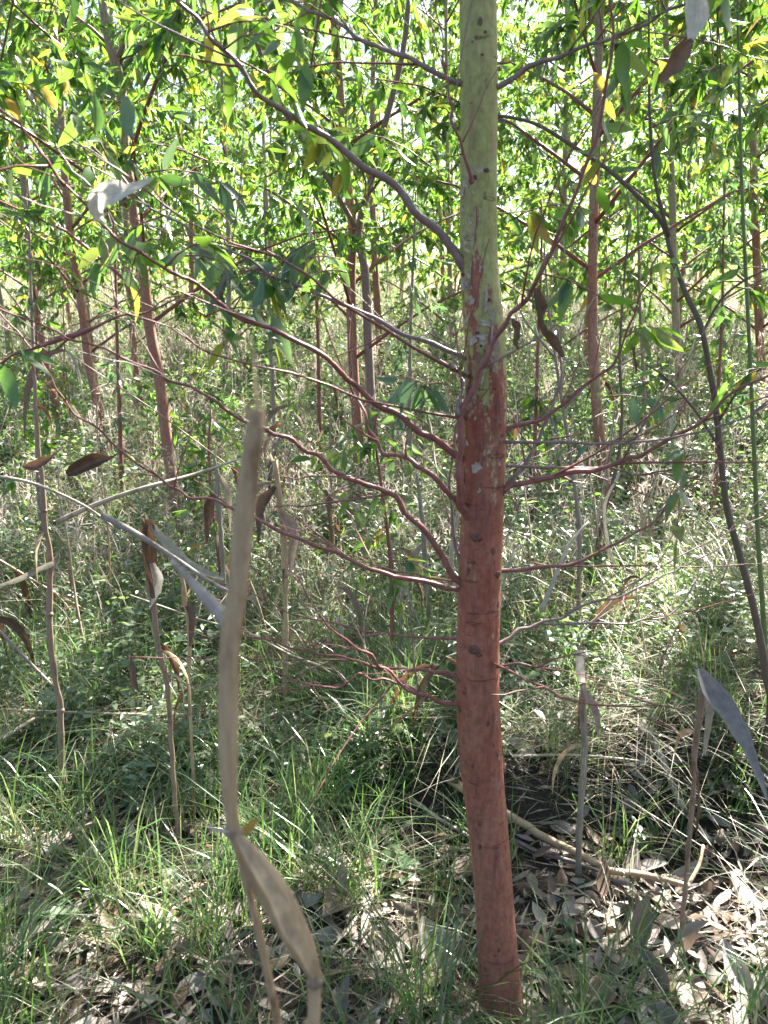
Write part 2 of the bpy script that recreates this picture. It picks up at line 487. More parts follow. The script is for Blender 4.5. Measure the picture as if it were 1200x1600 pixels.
def soil_mat():
    m, nt, out = new_mat("litter_soil")
    tc = N_(nt, "ShaderNodeTexCoord")
    n1 = noise(nt, tc.outputs["Object"], 5, 8, 0.7)
    n2 = noise(nt, tc.outputs["Object"], 60, 6, 0.75)
    c = ramp(nt, [(0.3, (0.022, 0.016, 0.011)), (0.55, (0.045, 0.033, 0.024)), (0.75, (0.085, 0.068, 0.05))], n2.outputs[0]).outputs[0]
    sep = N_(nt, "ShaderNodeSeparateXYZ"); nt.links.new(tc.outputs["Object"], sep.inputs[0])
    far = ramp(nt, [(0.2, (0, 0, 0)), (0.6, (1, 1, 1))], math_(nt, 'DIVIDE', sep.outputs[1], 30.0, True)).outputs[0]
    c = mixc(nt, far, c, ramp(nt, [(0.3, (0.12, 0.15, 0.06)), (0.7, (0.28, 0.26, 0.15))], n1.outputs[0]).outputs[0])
    pr = N_(nt, "ShaderNodeBsdfPrincipled")
    nt.links.new(c, pr.inputs["Base Color"]); pr.inputs["Roughness"].default_value = 0.95
    bp = N_(nt, "ShaderNodeBump"); bp.inputs["Strength"].default_value = 0.9; bp.inputs["Distance"].default_value = 0.02
    nt.links.new(n2.outputs[0], bp.inputs["Height"]); nt.links.new(bp.outputs[0], pr.inputs["Normal"])
    nt.links.new(pr.outputs[0], out.inputs[0])
    return m


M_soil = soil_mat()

# ------------------------------------------------------------------ ground
def build_ground():
    ys = np.concatenate([np.arange(-3, 0.5, 0.25), np.arange(0.5, 5, 0.06), np.geomspace(5, 300, 60)])
    xs = np.concatenate([-np.geomspace(200, 3.2, 26), np.arange(-3, 3.01, 0.07), np.geomspace(3.2, 200, 26)])
    X, Y = np.meshgrid(xs, ys)
    Z = gz(X, Y)
    V = np.stack([X, Y, Z], -1).reshape(-1, 3)
    w = len(xs)
    i = np.arange(len(ys) - 1)[:, None] * w; j = np.arange(w - 1)[None, :]
    q = np.stack([i + j, i + j + 1, i + w + j + 1, i + w + j], -1).reshape(-1, 4)
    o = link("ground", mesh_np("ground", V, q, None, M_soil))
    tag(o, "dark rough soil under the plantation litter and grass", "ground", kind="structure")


build_ground()

# ------------------------------------------------------------------ leaf templates and scatter
def leaf_template(sections, width, bend=0.12, fold=0.25, droop=0.15, skew=0.0):
    """leaf along +Y from 0 to 1, width across X, folded along the midrib, bent like a sickle"""
    ts = np.linspace(0, 1, sections + 1)
    V, Q, T = [], [], []
    rows = []
    for k, t in enumerate(ts):
        w = width / 2 * (math.sin(math.pi * t ** 0.75) ** 0.9 if 0 < t < 1 else 0)
        x0 = bend * (t * t - t * 0.3)
        z0 = -droop * t * t
        if w < 1e-4:
            rows.append([len(V)]); V.append((x0, t, z0))
        else:
            rows.append([len(V), len(V) + 1, len(V) + 2])
            V += [(x0 - w, t, z0 + fold * w), (x0, t, z0), (x0 + w, t, z0 + fold * w * (1 + skew))]
    for a, b in zip(rows[:-1], rows[1:]):
        if len(a) == 1: T += [(a[0], b[1], b[0]), (a[0], b[2], b[1])]
        elif len(b) == 1: T += [(a[0], a[1], b[0]), (a[1], a[2], b[0])]
        else: Q += [(a[0], a[1], b[1], b[0]), (a[1], a[2], b[2], b[1])]
    return np.array(V, float), np.array(Q, int).reshape(-1, 4), np.array(T, int).reshape(-1, 3)


LT_HI = [leaf_template(5, w, b, f, d, s) for w, b, f, d, s in
         [(0.26, 0.16, 0.3, 0.12, 0), (0.31, -0.12, 0.2, 0.22, 0.5), (0.22, 0.22, 0.4, 0.05, -0.4), (0.36, 0.05, 0.15, 0.28, 0.3), (0.28, -0.2, 0.5, 0.16, 0.8)]]
LT_LO = [leaf_template(2, w, b, f, d) for w, b, f, d in [(0.30, 0.12, 0.25, 0.1), (0.36, -0.1, 0.3, 0.2)]]
LT_LIT = [leaf_template(5, w, b, f, d, s) for w, b, f, d, s in
          [(0.40, 0.14, 0.5, -0.16, 0.2), (0.52, -0.10, -0.4, 0.20, -0.6), (0.34, 0.2, 0.9, -0.25, 0.4), (0.62, 0.05, 0.3, 0.22, 1.2), (0.46, -0.22, -0.7, -0.2, 0.7)]]


def rot_from(axis, normal_hint):
    """rotation matrices whose Y column is the leaf's length and Z its upper face"""
    Y = axis / (np.linalg.norm(axis, axis=1)[:, None] + 1e-9)
    X = np.cross(Y, normal_hint)
    X /= np.linalg.norm(X, axis=1)[:, None] + 1e-9
    Z = np.cross(X, Y)
    return np.stack([X, Y, Z], -1)


def scatter_geo(templates, pos, R, S, r):
    """one mesh out of many small leaves"""
    which = r.integers(0, len(templates), len(pos))
    parts, rnd = [], []
    for k, (tv, tq, tt) in enumerate(templates):
        s = which == k
        n = int(s.sum())
        if not n: continue
        V = pos[s][:, None, :] + np.einsum('nij,vj->nvi', R[s], tv) * S[s][:, None, None]
        off = (np.arange(n) * len(tv))[:, None, None]
        parts.append((V.reshape(-1, 3), (tq[None] + off).reshape(-1, 4), (tt[None] + off).reshape(-1, 3)))
        rnd.append(np.repeat(r.random(n), len(tv)))
    V, q, t = join_geo(parts)
    return V, q, t, np.concatenate(rnd)


def scatter_obj(name, templates, pos, R, S, mat, r, parent=None, origin=None, kind="stuff"):
    V, q, t, rnd = scatter_geo(templates, pos, R, S, r)
    if origin is not None: V = V - origin
    o = link(name, mesh_np(name, V, q, t, mat, True, {"rnd": rnd}), parent)
    if kind: o["kind"] = kind
    return o


LEAF_MESH = {}


def leaf_meshes(mat, templates=LT_HI):
    key = (mat.name, id(templates))
    if key not in LEAF_MESH:
        LEAF_MESH[key] = [mesh_np("leaf", tv, tq, tt, mat) for tv, tq, tt in templates]
    return LEAF_MESH[key]


def leaf_objects(pos, R, S, mat, parent, origin, name="leaf", templates=LT_HI):
    ms = leaf_meshes(mat, templates)
    for p, rt, s in zip(pos, R, S):
        o = bpy.data.objects.new(name, ms[random.randrange(len(ms))])
        col.objects.link(o)
        o.parent = parent
        M = Matrix([[*(rt[0] * s), p[0] - origin[0]], [*(rt[1] * s), p[1] - origin[1]], [*(rt[2] * s), p[2] - origin[2]], [0, 0, 0, 1]])
        o.matrix_basis = M


def leaves_on_twigs(tw, r, per, size=(0.09, 0.15), hang=0.55):
    """leaves alternate along each twig and hang from it"""
    A, D = [], []
    pos, ax = [], []
    for pts in tw:
        n = max(2, int(per * r.uniform(0.7, 1.3)))
        t = r.uniform(0.12, 1.0, n)
        k = np.clip(t * (len(pts) - 1), 0, len(pts) - 1.001)
        i = k.astype(int); f = (k - i)[:, None]
        p = pts[i] * (1 - f) + pts[i + 1] * f
        d = pts[i + 1] - pts[i]
        d /= np.linalg.norm(d, axis=1)[:, None] + 1e-9
        a = d * 0.5 + r.standard_normal((n, 3)) * 0.55 + np.array([0, 0, -1.0]) * hang * r.uniform(0.3, 1.6, (n, 1))
        pos.append(p); ax.append(a)
    pos = np.vstack(pos); ax = np.vstack(ax)
    nrm = r.standard_normal((len(pos), 3)) + np.array([0, 0, 0.5])
    R = rot_from(ax, nrm)
    S = r.uniform(size[0], size[1], len(pos))
    return pos, R, S


def add_leaves(pos, R, S, tree, origin, mat, cap, r, min_px=11, lo_far=9.0, stuff_name="foliage"):
    """leaves large enough to pick out become parts of their own, the rest one mass"""
    px, py, d = project(pos)
    size = S * F / np.maximum(d, 0.1)
    ok = (px > -60) & (px < 1260) & (py > -60) & (py < 1660) & (d > 0.2) & (size >= min_px)
    idx = np.where(ok)[0]
    idx = idx[np.argsort(-size[idx])][:cap]
    single = np.zeros(len(pos), bool); single[idx] = True
    leaf_objects(pos[single], R[single], S[single], mat, tree, origin)
    rest = ~single
    if rest.sum():
        far = np.median(d[rest]) > lo_far
        scatter_obj(stuff_name, LT_LO if far else LT_LO + LT_HI[:2], pos[rest], R[rest], S[rest], mat, r, tree, origin)


# ------------------------------------------------------------------ eucalyptus trees
def traced(pts, Ys):
    """trunk or limb read off the photograph: pixel points -> points in the world at their own distance"""
    n = len(pts)
    Y = np.interp(np.linspace(0, 1, n), np.linspace(0, 1, len(Ys)), Ys)
    return np.array([P(p[0], p[1], y) for p, y in zip(pts, Y)])


def grow_limbs(trunk, z0, z1, n, reach, r, twigs=7, up=0.75, tw_len=(0.2, 0.45)):
    limbs, tw = [], []
    zs = trunk[:, 2]
    for k in range(n):
        h = z0 + (z1 - z0) * (k + r.random()) / n
        s = np.array([np.interp(h, zs, trunk[:, a]) for a in range(3)])
        az = k * 2.4 + r.uniform(-0.5, 0.5)
        L = reach * (1.05 - 0.65 * (h - z0) / max(z1 - z0, 0.1)) * r.uniform(0.7, 1.15)
        d = np.array([math.cos(az), math.sin(az), 0])
        m = 7
        t = np.linspace(0, 1, m)[:, None]
        bend = np.array([math.cos(az + 1.6), math.sin(az + 1.6), 0]) * r.uniform(-0.15, 0.15)
        pts = s + d * L * t + bend * L * t * t + np.array([0, 0, 1]) * L * (up * t - 0.45 * up * t ** 2.2) + r.standard_normal((m, 3)) * 0.018 * t
        limbs.append((pts, L))
        for _ in range(twigs):
            q = r.uniform(0.25, 1.0)
            kk = min(int(q * (m - 1)), m - 2)
            p = pts[kk] + (pts[kk + 1] - pts[kk]) * (q * (m - 1) - kk)
            dd = d * r.uniform(0.1, 0.9) + r.standard_normal(3) * np.array([0.6, 0.6, 0.35]); dd /= np.linalg.norm(dd)
            l = r.uniform(*tw_len) * min(1, L)
            u = np.linspace(0, 1, 4)[:, None]
            tw.append(p + dd * l * u + np.array([0, 0, -1]) * l * 0.45 * u * u)
    return limbs, tw


def extend_up(pts, top, step=0.5, r=None, sway=0.05):
    """carry a traced trunk on above the picture to its real height"""
    pts = [np.array(p) for p in pts]
    d = pts[-1] - pts[-2]; d = d / max(d[2], 1e-3)
    z = pts[-1][2]
    while z < top:
        d = d * 0.8 + np.array([0, 0, 1]) * 0.2
        d[2] = 1
        nxt = pts[-1] + d * step
        nxt[:2] += (r.standard_normal(2) * sway * 0.4)
        pts.append(nxt); z = nxt[2]
    return np.array(pts)


def eucalyptus(label, trace, Y, wpx, top, crown, n_limbs, reach, seed, leaves=10, twigs=7, cap=80, bark=None, size=(0.07, 0.125),
               base_px=None, group=None, leaf_mat=None, name="eucalyptus_tree", singles_limbs=True, extra=None, lo_far=9.0, up=0.75):
    r = np.random.default_rng(seed)
    pts = traced(trace, Y)                              # bottom to top
    base = pts[0].copy()
    base[2] = gz(base[0], base[1]) - 0.03
    if pts[0][2] > base[2] + 0.02:
        pts = np.vstack([base, pts])
    base_o = base + np.array([0, 0, 0.03])
    pts = extend_up(pts, top, 0.5, r)
    sm = catmull(pts, 4)
    w0 = wpx * depth_of(traced(trace, Y)[len(trace) // 2]) / F
    hfrac = (sm[:, 2] - base[2]) / (top - base[2])
    rad = w0 / 2 * (1.08 - 0.93 * np.clip(hfrac, 0, 1) ** 0.9) + 0.002
    rad[:3] *= np.array([1.25, 1.12, 1.05])
    t = empty(name, base_o, label, "tree", group)
    tube_obj("trunk", sm, rad, bark or M_bark_far, t, base_o, 10, 0.02)
    limbs, tw = grow_limbs(sm, crown[0], crown[1], n_limbs, reach, r, twigs, up)
    if extra:
        for e in extra:
            ep = catmull(traced(e[0], e[1]), 3)
            rr = np.linspace(e[2], e[3], len(ep)) * depth_of(ep[0]) / F / 2
            tube_obj("branch", ep, rr, M_branch_grey, t, base_o, 6, 0.03)
            for _ in range(e[4] if len(e) > 4 else 0):
                p = ep[r.integers(len(ep) // 3, len(ep))]
                dd = r.standard_normal(3) * np.array([1, 1, 0.5]); dd /= np.linalg.norm(dd)
                u = np.linspace(0, 1, 4)[:, None]; l = r.uniform(0.2, 0.45)
                tw.append(p + dd * l * u + np.array([0, 0, -1]) * l * 0.4 * u * u)
    geo = []
    for pts_, L in limbs:
        rr = np.linspace(max(0.005, 0.011 * L ** 0.5), 0.002, len(pts_))
        if singles_limbs:
            tube_obj("branch", pts_, rr, M_branch, t, base_o, 5)
        else:
            geo.append(tube_geo(pts_, rr, 4))
    if geo:
        V, q, ti = join_geo(geo)
        o = link("branches", mesh_np("branches", V - base_o, q, ti, M_branch), t); o["kind"] = "stuff"
    geo = [tube_geo(p, np.linspace(0.0022, 0.001, len(p)), 3) for p in tw]
    if geo:
        V, q, ti = join_geo(geo)
        o = link("twigs", mesh_np("twigs", V - base_o, q, ti, M_branch_grey), t); o["kind"] = "stuff"
        pos, R, S = leaves_on_twigs(tw, r, leaves, size)
        add_leaves(pos, R, S, t, base_o, leaf_mat or M_leaf, cap, r, lo_far=lo_far)
    return t, sm, base_o


# ---- the big tree in the middle, traced row by row
TRUNK = [(789, 1650, 94), (783, 1580, 71), (778, 1500, 64), (771, 1400, 61), (763, 1300, 62), (753, 1200, 65), (747, 1100, 67), (748, 1000, 67), (752, 850, 67), (757, 700, 67),
         (758, 560, 64), (750, 440, 61), (748, 400, 60), (747, 270, 58), (748, 130, 58), (747, 0, 57), (746, -150, 56)]
Y_MAIN = 1.47


def build_main_tree():
    r = np.random.default_rng(101)
    pts = np.array([P(a, b, Y_MAIN) for a, b, _ in TRUNK])
    rad = np.array([w * depth_of(p) / F / 2 for (a, b, w), p in zip(TRUNK, pts)])
    base = np.array([pts[0][0] + 0.004, Y_MAIN, float(gz(pts[0][0], Y_MAIN))])
    up = extend_up(pts, 8.6, 0.45, r, 0.04)
    n_up = len(up) - len(pts)
    rad = np.concatenate([rad, np.linspace(rad[-1] * 0.97, 0.006, n_up)])
    if up[0][2] > base[2] - 0.03:
        up = np.vstack([base - np.array([0, 0, 0.06]), up]); rad = np.concatenate([[rad[0] * 1.18], rad])
    C = np.hstack([up, rad[:, None]])
    C = catmull(C, 7)
    sm, rr = C[:, :3], np.maximum(C[:, 3], 0.003)
    t = empty("eucalyptus_tree", base, "large red barked eucalyptus trunk standing nearest, olive green and peeling towards its top", "tree")
    # slightly lumpy trunk
    sides = 28
    V, q, ti = tube_geo(sm, rr, sides)
    body = V[:-2].reshape(len(sm), sides, 3)
    ang = np.linspace(0, 2 * math.pi, sides, endpoint=False)[None]
    zz = sm[:, 2][:, None]
    lump = 1 + 0.020 * np.sin(3 * ang + 4 * zz) + 0.018 * np.sin(2 * ang - 9 * zz + 1) + 0.012 * np.sin(5 * ang + 17 * zz)
    body = sm[:, None] + (body - sm[:, None]) * lump[..., None]
    V[:-2] = body.reshape(-1, 3)
    link("trunk", mesh_np("trunk", V - base, q, ti, M_bark), t)

    rows = np.array([(b, a, w) for a, b, w in TRUNK], float)
    rows = rows[np.argsort(rows[:, 0])]

    def on_trunk(px, py):
        cx = np.interp(py, rows[:, 0], rows[:, 1]); w = np.interp(py, rows[:, 0], rows[:, 2])
        c = P(cx, py, Y_MAIN); rad_ = w * depth_of(c) / F / 2
        u = np.clip((px - cx) / (w / 2), -0.97, 0.97)
        n = np.array([u, -math.sqrt(1 - u * u), 0.0])
        return c + n * rad_, n, rad_

    # branches: pixel trace from the trunk outwards, distances, start and end width in pixels, leafy twigs at the tip
    BR = [
        ([(740, 425), (714, 402), (690, 370), (650, 330), (595, 275), (545, 238), (490, 200), (445, 172), (410, 140), (365, 85), (330, 40), (290, 0), (240, -50)], (1.47, 1.42, 1.3, 1.2), 17, 9, M_branch_grey, 5),
        ([(740, 140), (714, 130), (680, 112), (640, 92), (590, 70), (540, 45), (490, 18), (430, -5), (380, -30)], (1.47, 1.45, 1.5, 1.6), 11, 7, M_branch_grey, 5),
        ([(760, 145), (779, 135), (820, 108), (870, 90), (920, 70), (980, 50), (1040, 15), (1090, -10)], (1.47, 1.45, 1.35, 1.25), 11, 6, M_branch_grey, 4),
        ([(735, 805), (720, 785), (716, 740), (720, 700), (722, 640), (745, 600), (765, 555), (790, 510), (802, 494), (835, 455), (865, 400), (890, 330), (920, 250), (945, 150), (960, 50), (962, -40)], (1.45, 1.405, 1.40, 1.38, 1.36, 1.3, 1.25), 13, 8, M_branch, 2),
        ([(740, 810), (720, 795), (700, 772), (670, 740), (640, 720), (600, 708), (578, 670), (570, 635), (553, 600), (549, 540), (552, 470)], (1.46, 1.45, 1.5, 1.6), 12, 5, M_branch, 0),
        ([(740, 725), (716, 712), (675, 685), (645, 665), (600, 640), (560, 607), (540, 590), (510, 562), (455, 530), (420, 515), (385, 500), (345, 472), (280, 435), (225, 397), (165, 350), (125, 310), (85, 260), (40, 200), (-10, 160)], (1.47, 1.42, 1.3, 1.15, 1.0), 12, 6, M_branch, 3),
        ([(745, 568), (725, 558), (700, 548), (660, 530), (600, 505), (560, 485), (500, 460), (455, 440), (400, 410), (350, 385), (300, 360), (250, 330), (200, 282), (150, 240), (110, 210)], (1.47, 1.48, 1.5, 1.5), 9, 4, M_branch_grey, 6),
        ([(740, 925), (712, 905), (690, 870), (660, 825), (620, 778), (570, 757), (545, 745), (500, 715), (470, 697), (430, 680), (385, 660), (340, 630), (290, 602), (240, 580), (160, 545), (105, 528), (50, 500), (-10, 478)], (1.47, 1.4, 1.3, 1.25), 11, 5, M_branch, 0),
        ([(745, 925), (718, 920), (690, 915), (640, 905), (600, 895), (555, 880), (500, 855), (440, 830), (400, 808), (370, 795), (340, 780), (300, 775), (270, 755), (215, 720), (160, 665), (120, 640), (90, 600), (60, 550), (20, 500), (-10, 465)], (1.47, 1.5, 1.55, 1.5), 9, 4, M_branch, 0),
        ([(740, 1060), (712, 1057), (680, 1050), (640, 1048), (590, 1045), (540, 1030), (500, 1025), (450, 1015), (400, 1003), (350, 995), (305, 1006)], (1.47, 1.45, 1.4), 8, 3, M_branch, 0),
        ([(735, 1104), (712, 1100), (680, 1095), (655, 1085), (620, 1065), (590, 1043), (560, 1015), (520, 985), (490, 950), (462, 905)], (1.47, 1.4, 1.3), 9, 3, M_branch, 0),
        ([(668, 1090), (640, 1075), (600, 1060), (560, 1052), (530, 1075), (480, 1070), (440, 1055), (400, 1035), (360, 1022)], (1.44, 1.4, 1.35), 5, 3, M_branch, 0),
        ([(655, 1086), (610, 1050), (575, 1020), (540, 1000), (505, 965)], (1.43, 1.45, 1.5), 5, 2.5, M_branch, 0),
        ([(765, 685), (785, 675), (820, 663), (870, 640), (905, 610), (940, 585), (970, 555), (1000, 490), (1020, 440), (1036, 395)], (1.46, 1.44, 1.4, 1.35), 9, 5, M_branch, 1),
        ([(760, 775), (788, 765), (810, 757), (860, 745), (930, 735), (980, 715), (1020, 700), (1060, 675), (1100, 645), (1130, 610), (1180, 580), (1230, 545)], (1.46, 1.44, 1.4, 1.35), 11, 7, M_branch, 1),
        ([(765, 790), (787, 770), (805, 745), (830, 710), (850, 670), (868, 620), (878, 570), (872, 520)], (1.47, 1.5, 1.6), 11, 5, M_branch_grey, 0),
        ([(755, 896), (780, 893), (830, 890), (880, 885), (930, 865), (975, 845), (1020, 820), (1060, 780), (1095, 735)], (1.46, 1.48, 1.5), 9, 4, M_branch, 0),
        ([(760, 1015), (780, 1005), (810, 985), (850, 970), (900, 950), (960, 935), (1000, 915), (1040, 895), (1090, 870), (1135, 838)], (1.47, 1.55, 1.6), 8, 3, M_branch_grey, 0),
        ([(760, 1042), (782, 1040), (840, 1042), (880, 1025), (940, 1010)], (1.46, 1.42, 1.4), 5, 3, M_branch, 0),
        ([(830, 978), (865, 975), (980, 975), (1035, 965), (1080, 925), (1105, 890)], (1.54, 1.55, 1.6), 5, 2.5, M_branch_grey, 0),
        ([(738, 285), (735, 278), (725, 240), (705, 190), (702, 150), (690, 100), (682, 30), (676, -30)], (1.42, 1.40, 1.42), 7, 4, M_branch, 0),
        ([(716, 650), (722, 610), (712, 570), (700, 540)], (1.40, 1.42, 1.45), 6, 3, M_branch_grey, 0),
        ([(722, 905), (715, 860), (705, 800), (702, 740), (715, 680)], (1.47, 1.5, 1.55), 8, 4, M_branch_grey, 0),
        ([(98, 527), (50, 545), (0, 566), (-40, 580)], (1.26, 1.25, 1.25), 6, 4, M_branch, 0),
        ([(105, 528), (185, 495), (230, 483), (300, 457)], (1.27, 1.3, 1.35), 6, 3, M_branch, 0),
    ]
    for tr, Y, w0, w1, mat, nt_ in BR:
        p = traced(tr, Y)
        q_ = [p[0]]
        for a_, b_ in zip(p[:-1], p[1:]):
            L_ = np.linalg.norm(b_ - a_)
            q_ += [a_ * 0.5 + b_ * 0.5 + r.standard_normal(3) * min(0.0045, 0.055 * L_), b_ + r.standard_normal(3) * 0.0012]
        p = catmull(np.array(q_), 3)
        n = len(p)
        p[4:] += np.cumsum(r.standard_normal((n - 4, 3)) * 0.0009, 0) * np.linspace(0.2, 1, n - 4)[:, None]
        d = depth_of(p)
        rd = np.linspace(1, 0, n) ** 1.3 * (w0 - 0.62 * w1) * 0.96 + 0.62 * w1
        rd = rd * d / F / 2
        rd = rd * (1 + 0.06 * r.standard_normal(n))
        rd[:5] *= np.linspace(1.75, 1.0, 5)
        b = tube_obj("branch", p, rd, mat, t, base, 8, 0.03)
        # little spurs
        for _ in range(4 if n > 22 else 3):
            k = r.integers(n // 4, int(n * 0.9))
            fw = p[min(k + 2, n - 1)] - p[k]; fw /= np.linalg.norm(fw) + 1e-9
            dirn = fw * 0.8 + r.standard_normal(3) * np.array([0.5, 0.5, 0.5]); dirn /= np.linalg.norm(dirn)
            l = r.uniform(0.12, 0.42)
            u = np.linspace(0, 1, 9)[:, None]
            sp = p[k] + dirn * l * u + r.standard_normal(3) * 0.12 * l * u * u + np.cumsum(r.standard_normal((9, 3)) * 0.004, 0) * u
            tube_obj("twig", sp, np.linspace(min(rd[k] * 0.55, 0.0032), 0.0008, 9), M_branch if r.random() < 0.6 else M_branch_grey, b, base, 5, 0.05)
        for _ in range(r.integers(2, 5)):
            k = r.integers(n // 4, n - 1)
            dirn = r.standard_normal(3) * np.array([0.8, 0.8, 0.8]); dirn /= np.linalg.norm(dirn)
            l = r.uniform(0.03, 0.14)
            u = np.linspace(0, 1, 5)[:, None]
            sp = p[k] + dirn * l * u + r.standard_normal((5, 3)) * 0.004 * u
            tube_obj("twig", sp, np.linspace(rd[k] * 0.5, 0.0006, 5), mat, b, base, 4)
        if nt_:
            tw = []
            for _ in range(nt_):
                k = r.integers(int(n * 0.62), n)
                dirn = r.standard_normal(3) * np.array([0.7, 0.6, 0.5]) + np.array([0, 0, 0.15]); dirn /= np.linalg.norm(dirn)
                l = r.uniform(0.12, 0.26)
                u = np.linspace(0, 1, 5)[:, None]
                sp = p[k] + dirn * l * u + np.array([0, 0, -0.5]) * l * u * u
                tw.append(sp)
                tube_obj("twig", sp, np.linspace(0.0018, 0.0007, 5), M_branch, b, base, 4)
            pos, R, S = leaves_on_twigs(tw, r, 8, (0.045, 0.075))
            leaf_objects(pos, R, S, M_leaf if r.random() < 0.7 else M_leaf_blue, t, base)
    # finer bare side branches all round the middle of the trunk
    for k in range(10):
        py_ = r.uniform(560, 1110)
        cx_ = np.interp(py_, rows[:, 0], rows[:, 1])
        c = P(cx_, py_, Y_MAIN)
        az = r.uniform(0, 6.28)
        d = np.array([math.cos(az), 0.9 * math.sin(az), r.uniform(-0.15, 0.6)])
        l = r.uniform(0.3, 0.75)
        u = np.linspace(0, 1, 13)[:, None]
        p = c + d * l * u + np.array([0, 0, 0.22]) * l * u * u + np.cumsum(r.standard_normal((13, 3)) * 0.012, 0) * u
        b = tube_obj("branch", p, np.linspace(r.uniform(0.0028, 0.0042), 0.0008, 13), M_branch if k % 3 else M_branch_grey, t, base, 6, 0.05)
        for _ in range(3):
            kk = r.integers(4, 11); fw = p[kk + 1] - p[kk]; fw /= np.linalg.norm(fw)
            dd = fw + r.standard_normal(3) * 0.5; dd /= np.linalg.norm(dd); l2 = r.uniform(0.08, 0.3)
            w = np.linspace(0, 1, 7)[:, None]
            tube_obj("twig", p[kk] + dd * l2 * w + np.cumsum(r.standard_normal((7, 3)) * 0.004, 0) * w, np.linspace(0.0017, 0.0006, 7), M_branch, b, base, 4)
    # the traced leaf sprays hanging in front of the middle distance
    sprays = [((455, 395), 1.5, 8, 0.16, M_leaf_blue), ((500, 425), 1.52, 8, 0.12, M_leaf_blue), ((380, 425), 1.5, 9, 0.15, M_leaf_blue), ((320, 400), 1.5, 6, 0.12, M_leaf_blue),
              ((375, 480), 1.32, 5, 0.12, M_leaf_blue), ((350, 520), 1.3, 5, 0.1, M_leaf), ((640, 590), 1.42, 7, 0.12, M_leaf_blue), ((668, 600), 1.42, 4, 0.08, M_leaf_blue),
              ((620, 640), 1.45, 5, 0.1, M_leaf), ((510, 400), 1.5, 5, 0.10, M_leaf), ((10, 560), 1.24, 4, 0.08, M_leaf), ((350, 405), 1.6, 9, 0.2, M_leaf_blue), ((470, 385), 1.6, 9, 0.2, M_leaf_blue), ((430, 450), 1.5, 6, 0.14, M_leaf), ((590, 770), 1.7, 6, 0.14, M_leaf), ((250, 300), 1.6, 8, 0.2, M_leaf), ((310, 270), 1.6, 8, 0.2, M_leaf_blue), ((600, 215), 1.7, 8, 0.2, M_leaf), ((820, 330), 1.6, 9, 0.18, M_leaf), ((860, 320), 1.6, 8, 0.16, M_leaf), ((1000, 620), 1.5, 5, 0.12, M_leaf_blue)]
    for (a, b), Y, n, spread, mat in sprays:
        c = P(a, b, Y)
        dirn = r.standard_normal(3) * np.array([1, 0.4, 0.25]); dirn /= np.linalg.norm(dirn)
        u = np.linspace(-0.5, 0.5, 5)[:, None]
        sp = c + dirn * spread * u + np.array([0, 0, -0.5]) * spread * u * u
        tube_obj("twig", sp, np.linspace(0.0016, 0.0008, 5), M_branch, t, base, 4)
        pos, R, S = leaves_on_twigs([sp], r, n, (0.05, 0.085), 0.75)
        leaf_objects(pos, R, S, mat, t, base)
    # knots where branches have dropped
    for kx, ky, s in [(741, 832, 13), (775, 890, 10), (737, 1003, 15), (745, 1010, 8), (736, 283, 11), (757, 272, 7), (733, 168, 5), (755, 60, 4), (750, 95, 4), (735, 75, 4), (782, 678, 9), (786, 768, 10),
                      (723, 792, 10), (718, 712, 8), (727, 560, 7), (719, 405, 9), (776, 140, 7), (718, 132, 7), (760, 470, 6), (742, 520, 5), (769, 605, 5), (748, 540, 4), (775, 480, 6), (716, 915, 8), (722, 430, 7), (716, 1058, 6), (716, 1102, 7)]:
        c, nrm, rad_ = on_trunk(kx, ky)
        s = 0.72 * s * depth_of(c) / F
        c = c - nrm * s * 0.12
        nu, nv = 12, 7
        V = []
        for i in range(nv + 1):
            ph = math.pi * i / nv
            for j in range(nu):
                th = 2 * math.pi * j / nu
                k = 1 + 0.08 * r.standard_normal()
                dent = 0.35 if i == 0 else 1.0
                V.append([math.sin(ph) * math.cos(th) * k, math.sin(ph) * math.sin(th) * 0.75 * k, math.cos(ph) * 0.42 * dent])
        V = np.array(V) * s
        X = np.cross(np.array([0, 0, 1.0]), nrm); X /= np.linalg.norm(X)
        B = np.stack([X, np.array([0, 0, 1.0]), nrm], -1)
        V = V @ B.T + (c - base)
        i = np.arange(nv)[:, None] * nu; j = np.arange(nu)[None]; j2 = (j + 1) % nu
        q = np.stack([i + j, i + j2, i + nu + j2, i + nu + j], -1).reshape(-1, 4)
        link("knot", mesh_np("knot", V, q, None, M_knot), t)
    # peeling flakes of bark
    fl = [(728, 288, 12, 16), (744, 268, 14, 10), (722, 305, 8, 14), (733, 345, 6, 16), (723, 372, 9, 13), (720, 415, 10, 18), (729, 392, 7, 10), (727, 440, 8, 14), (742, 725, 13, 17), (756, 505, 18, 10), (765, 492, 10, 16), (750, 525, 14, 9),
          (770, 540, 7, 14), (735, 470, 8, 12), (746, 760, 6, 7), (724, 745, 6, 22), (740, 650, 5, 8), (763, 560, 6, 12), (728, 500, 8, 9), (720, 230, 5, 12), (722, 330, 5, 9), (768, 575, 5, 10), (771, 1110, 5, 8), (776, 1170, 4, 10)]
    for _ in range(22):
        fy = r.uniform(255, 545) if r.random() < 0.75 else r.uniform(545, 780)
        fl.append((np.interp(fy, rows[:, 0], rows[:, 1]) + (-0.5 + r.random() ** 1.6) * 56, fy, r.uniform(3, 9), r.uniform(4, 13)))
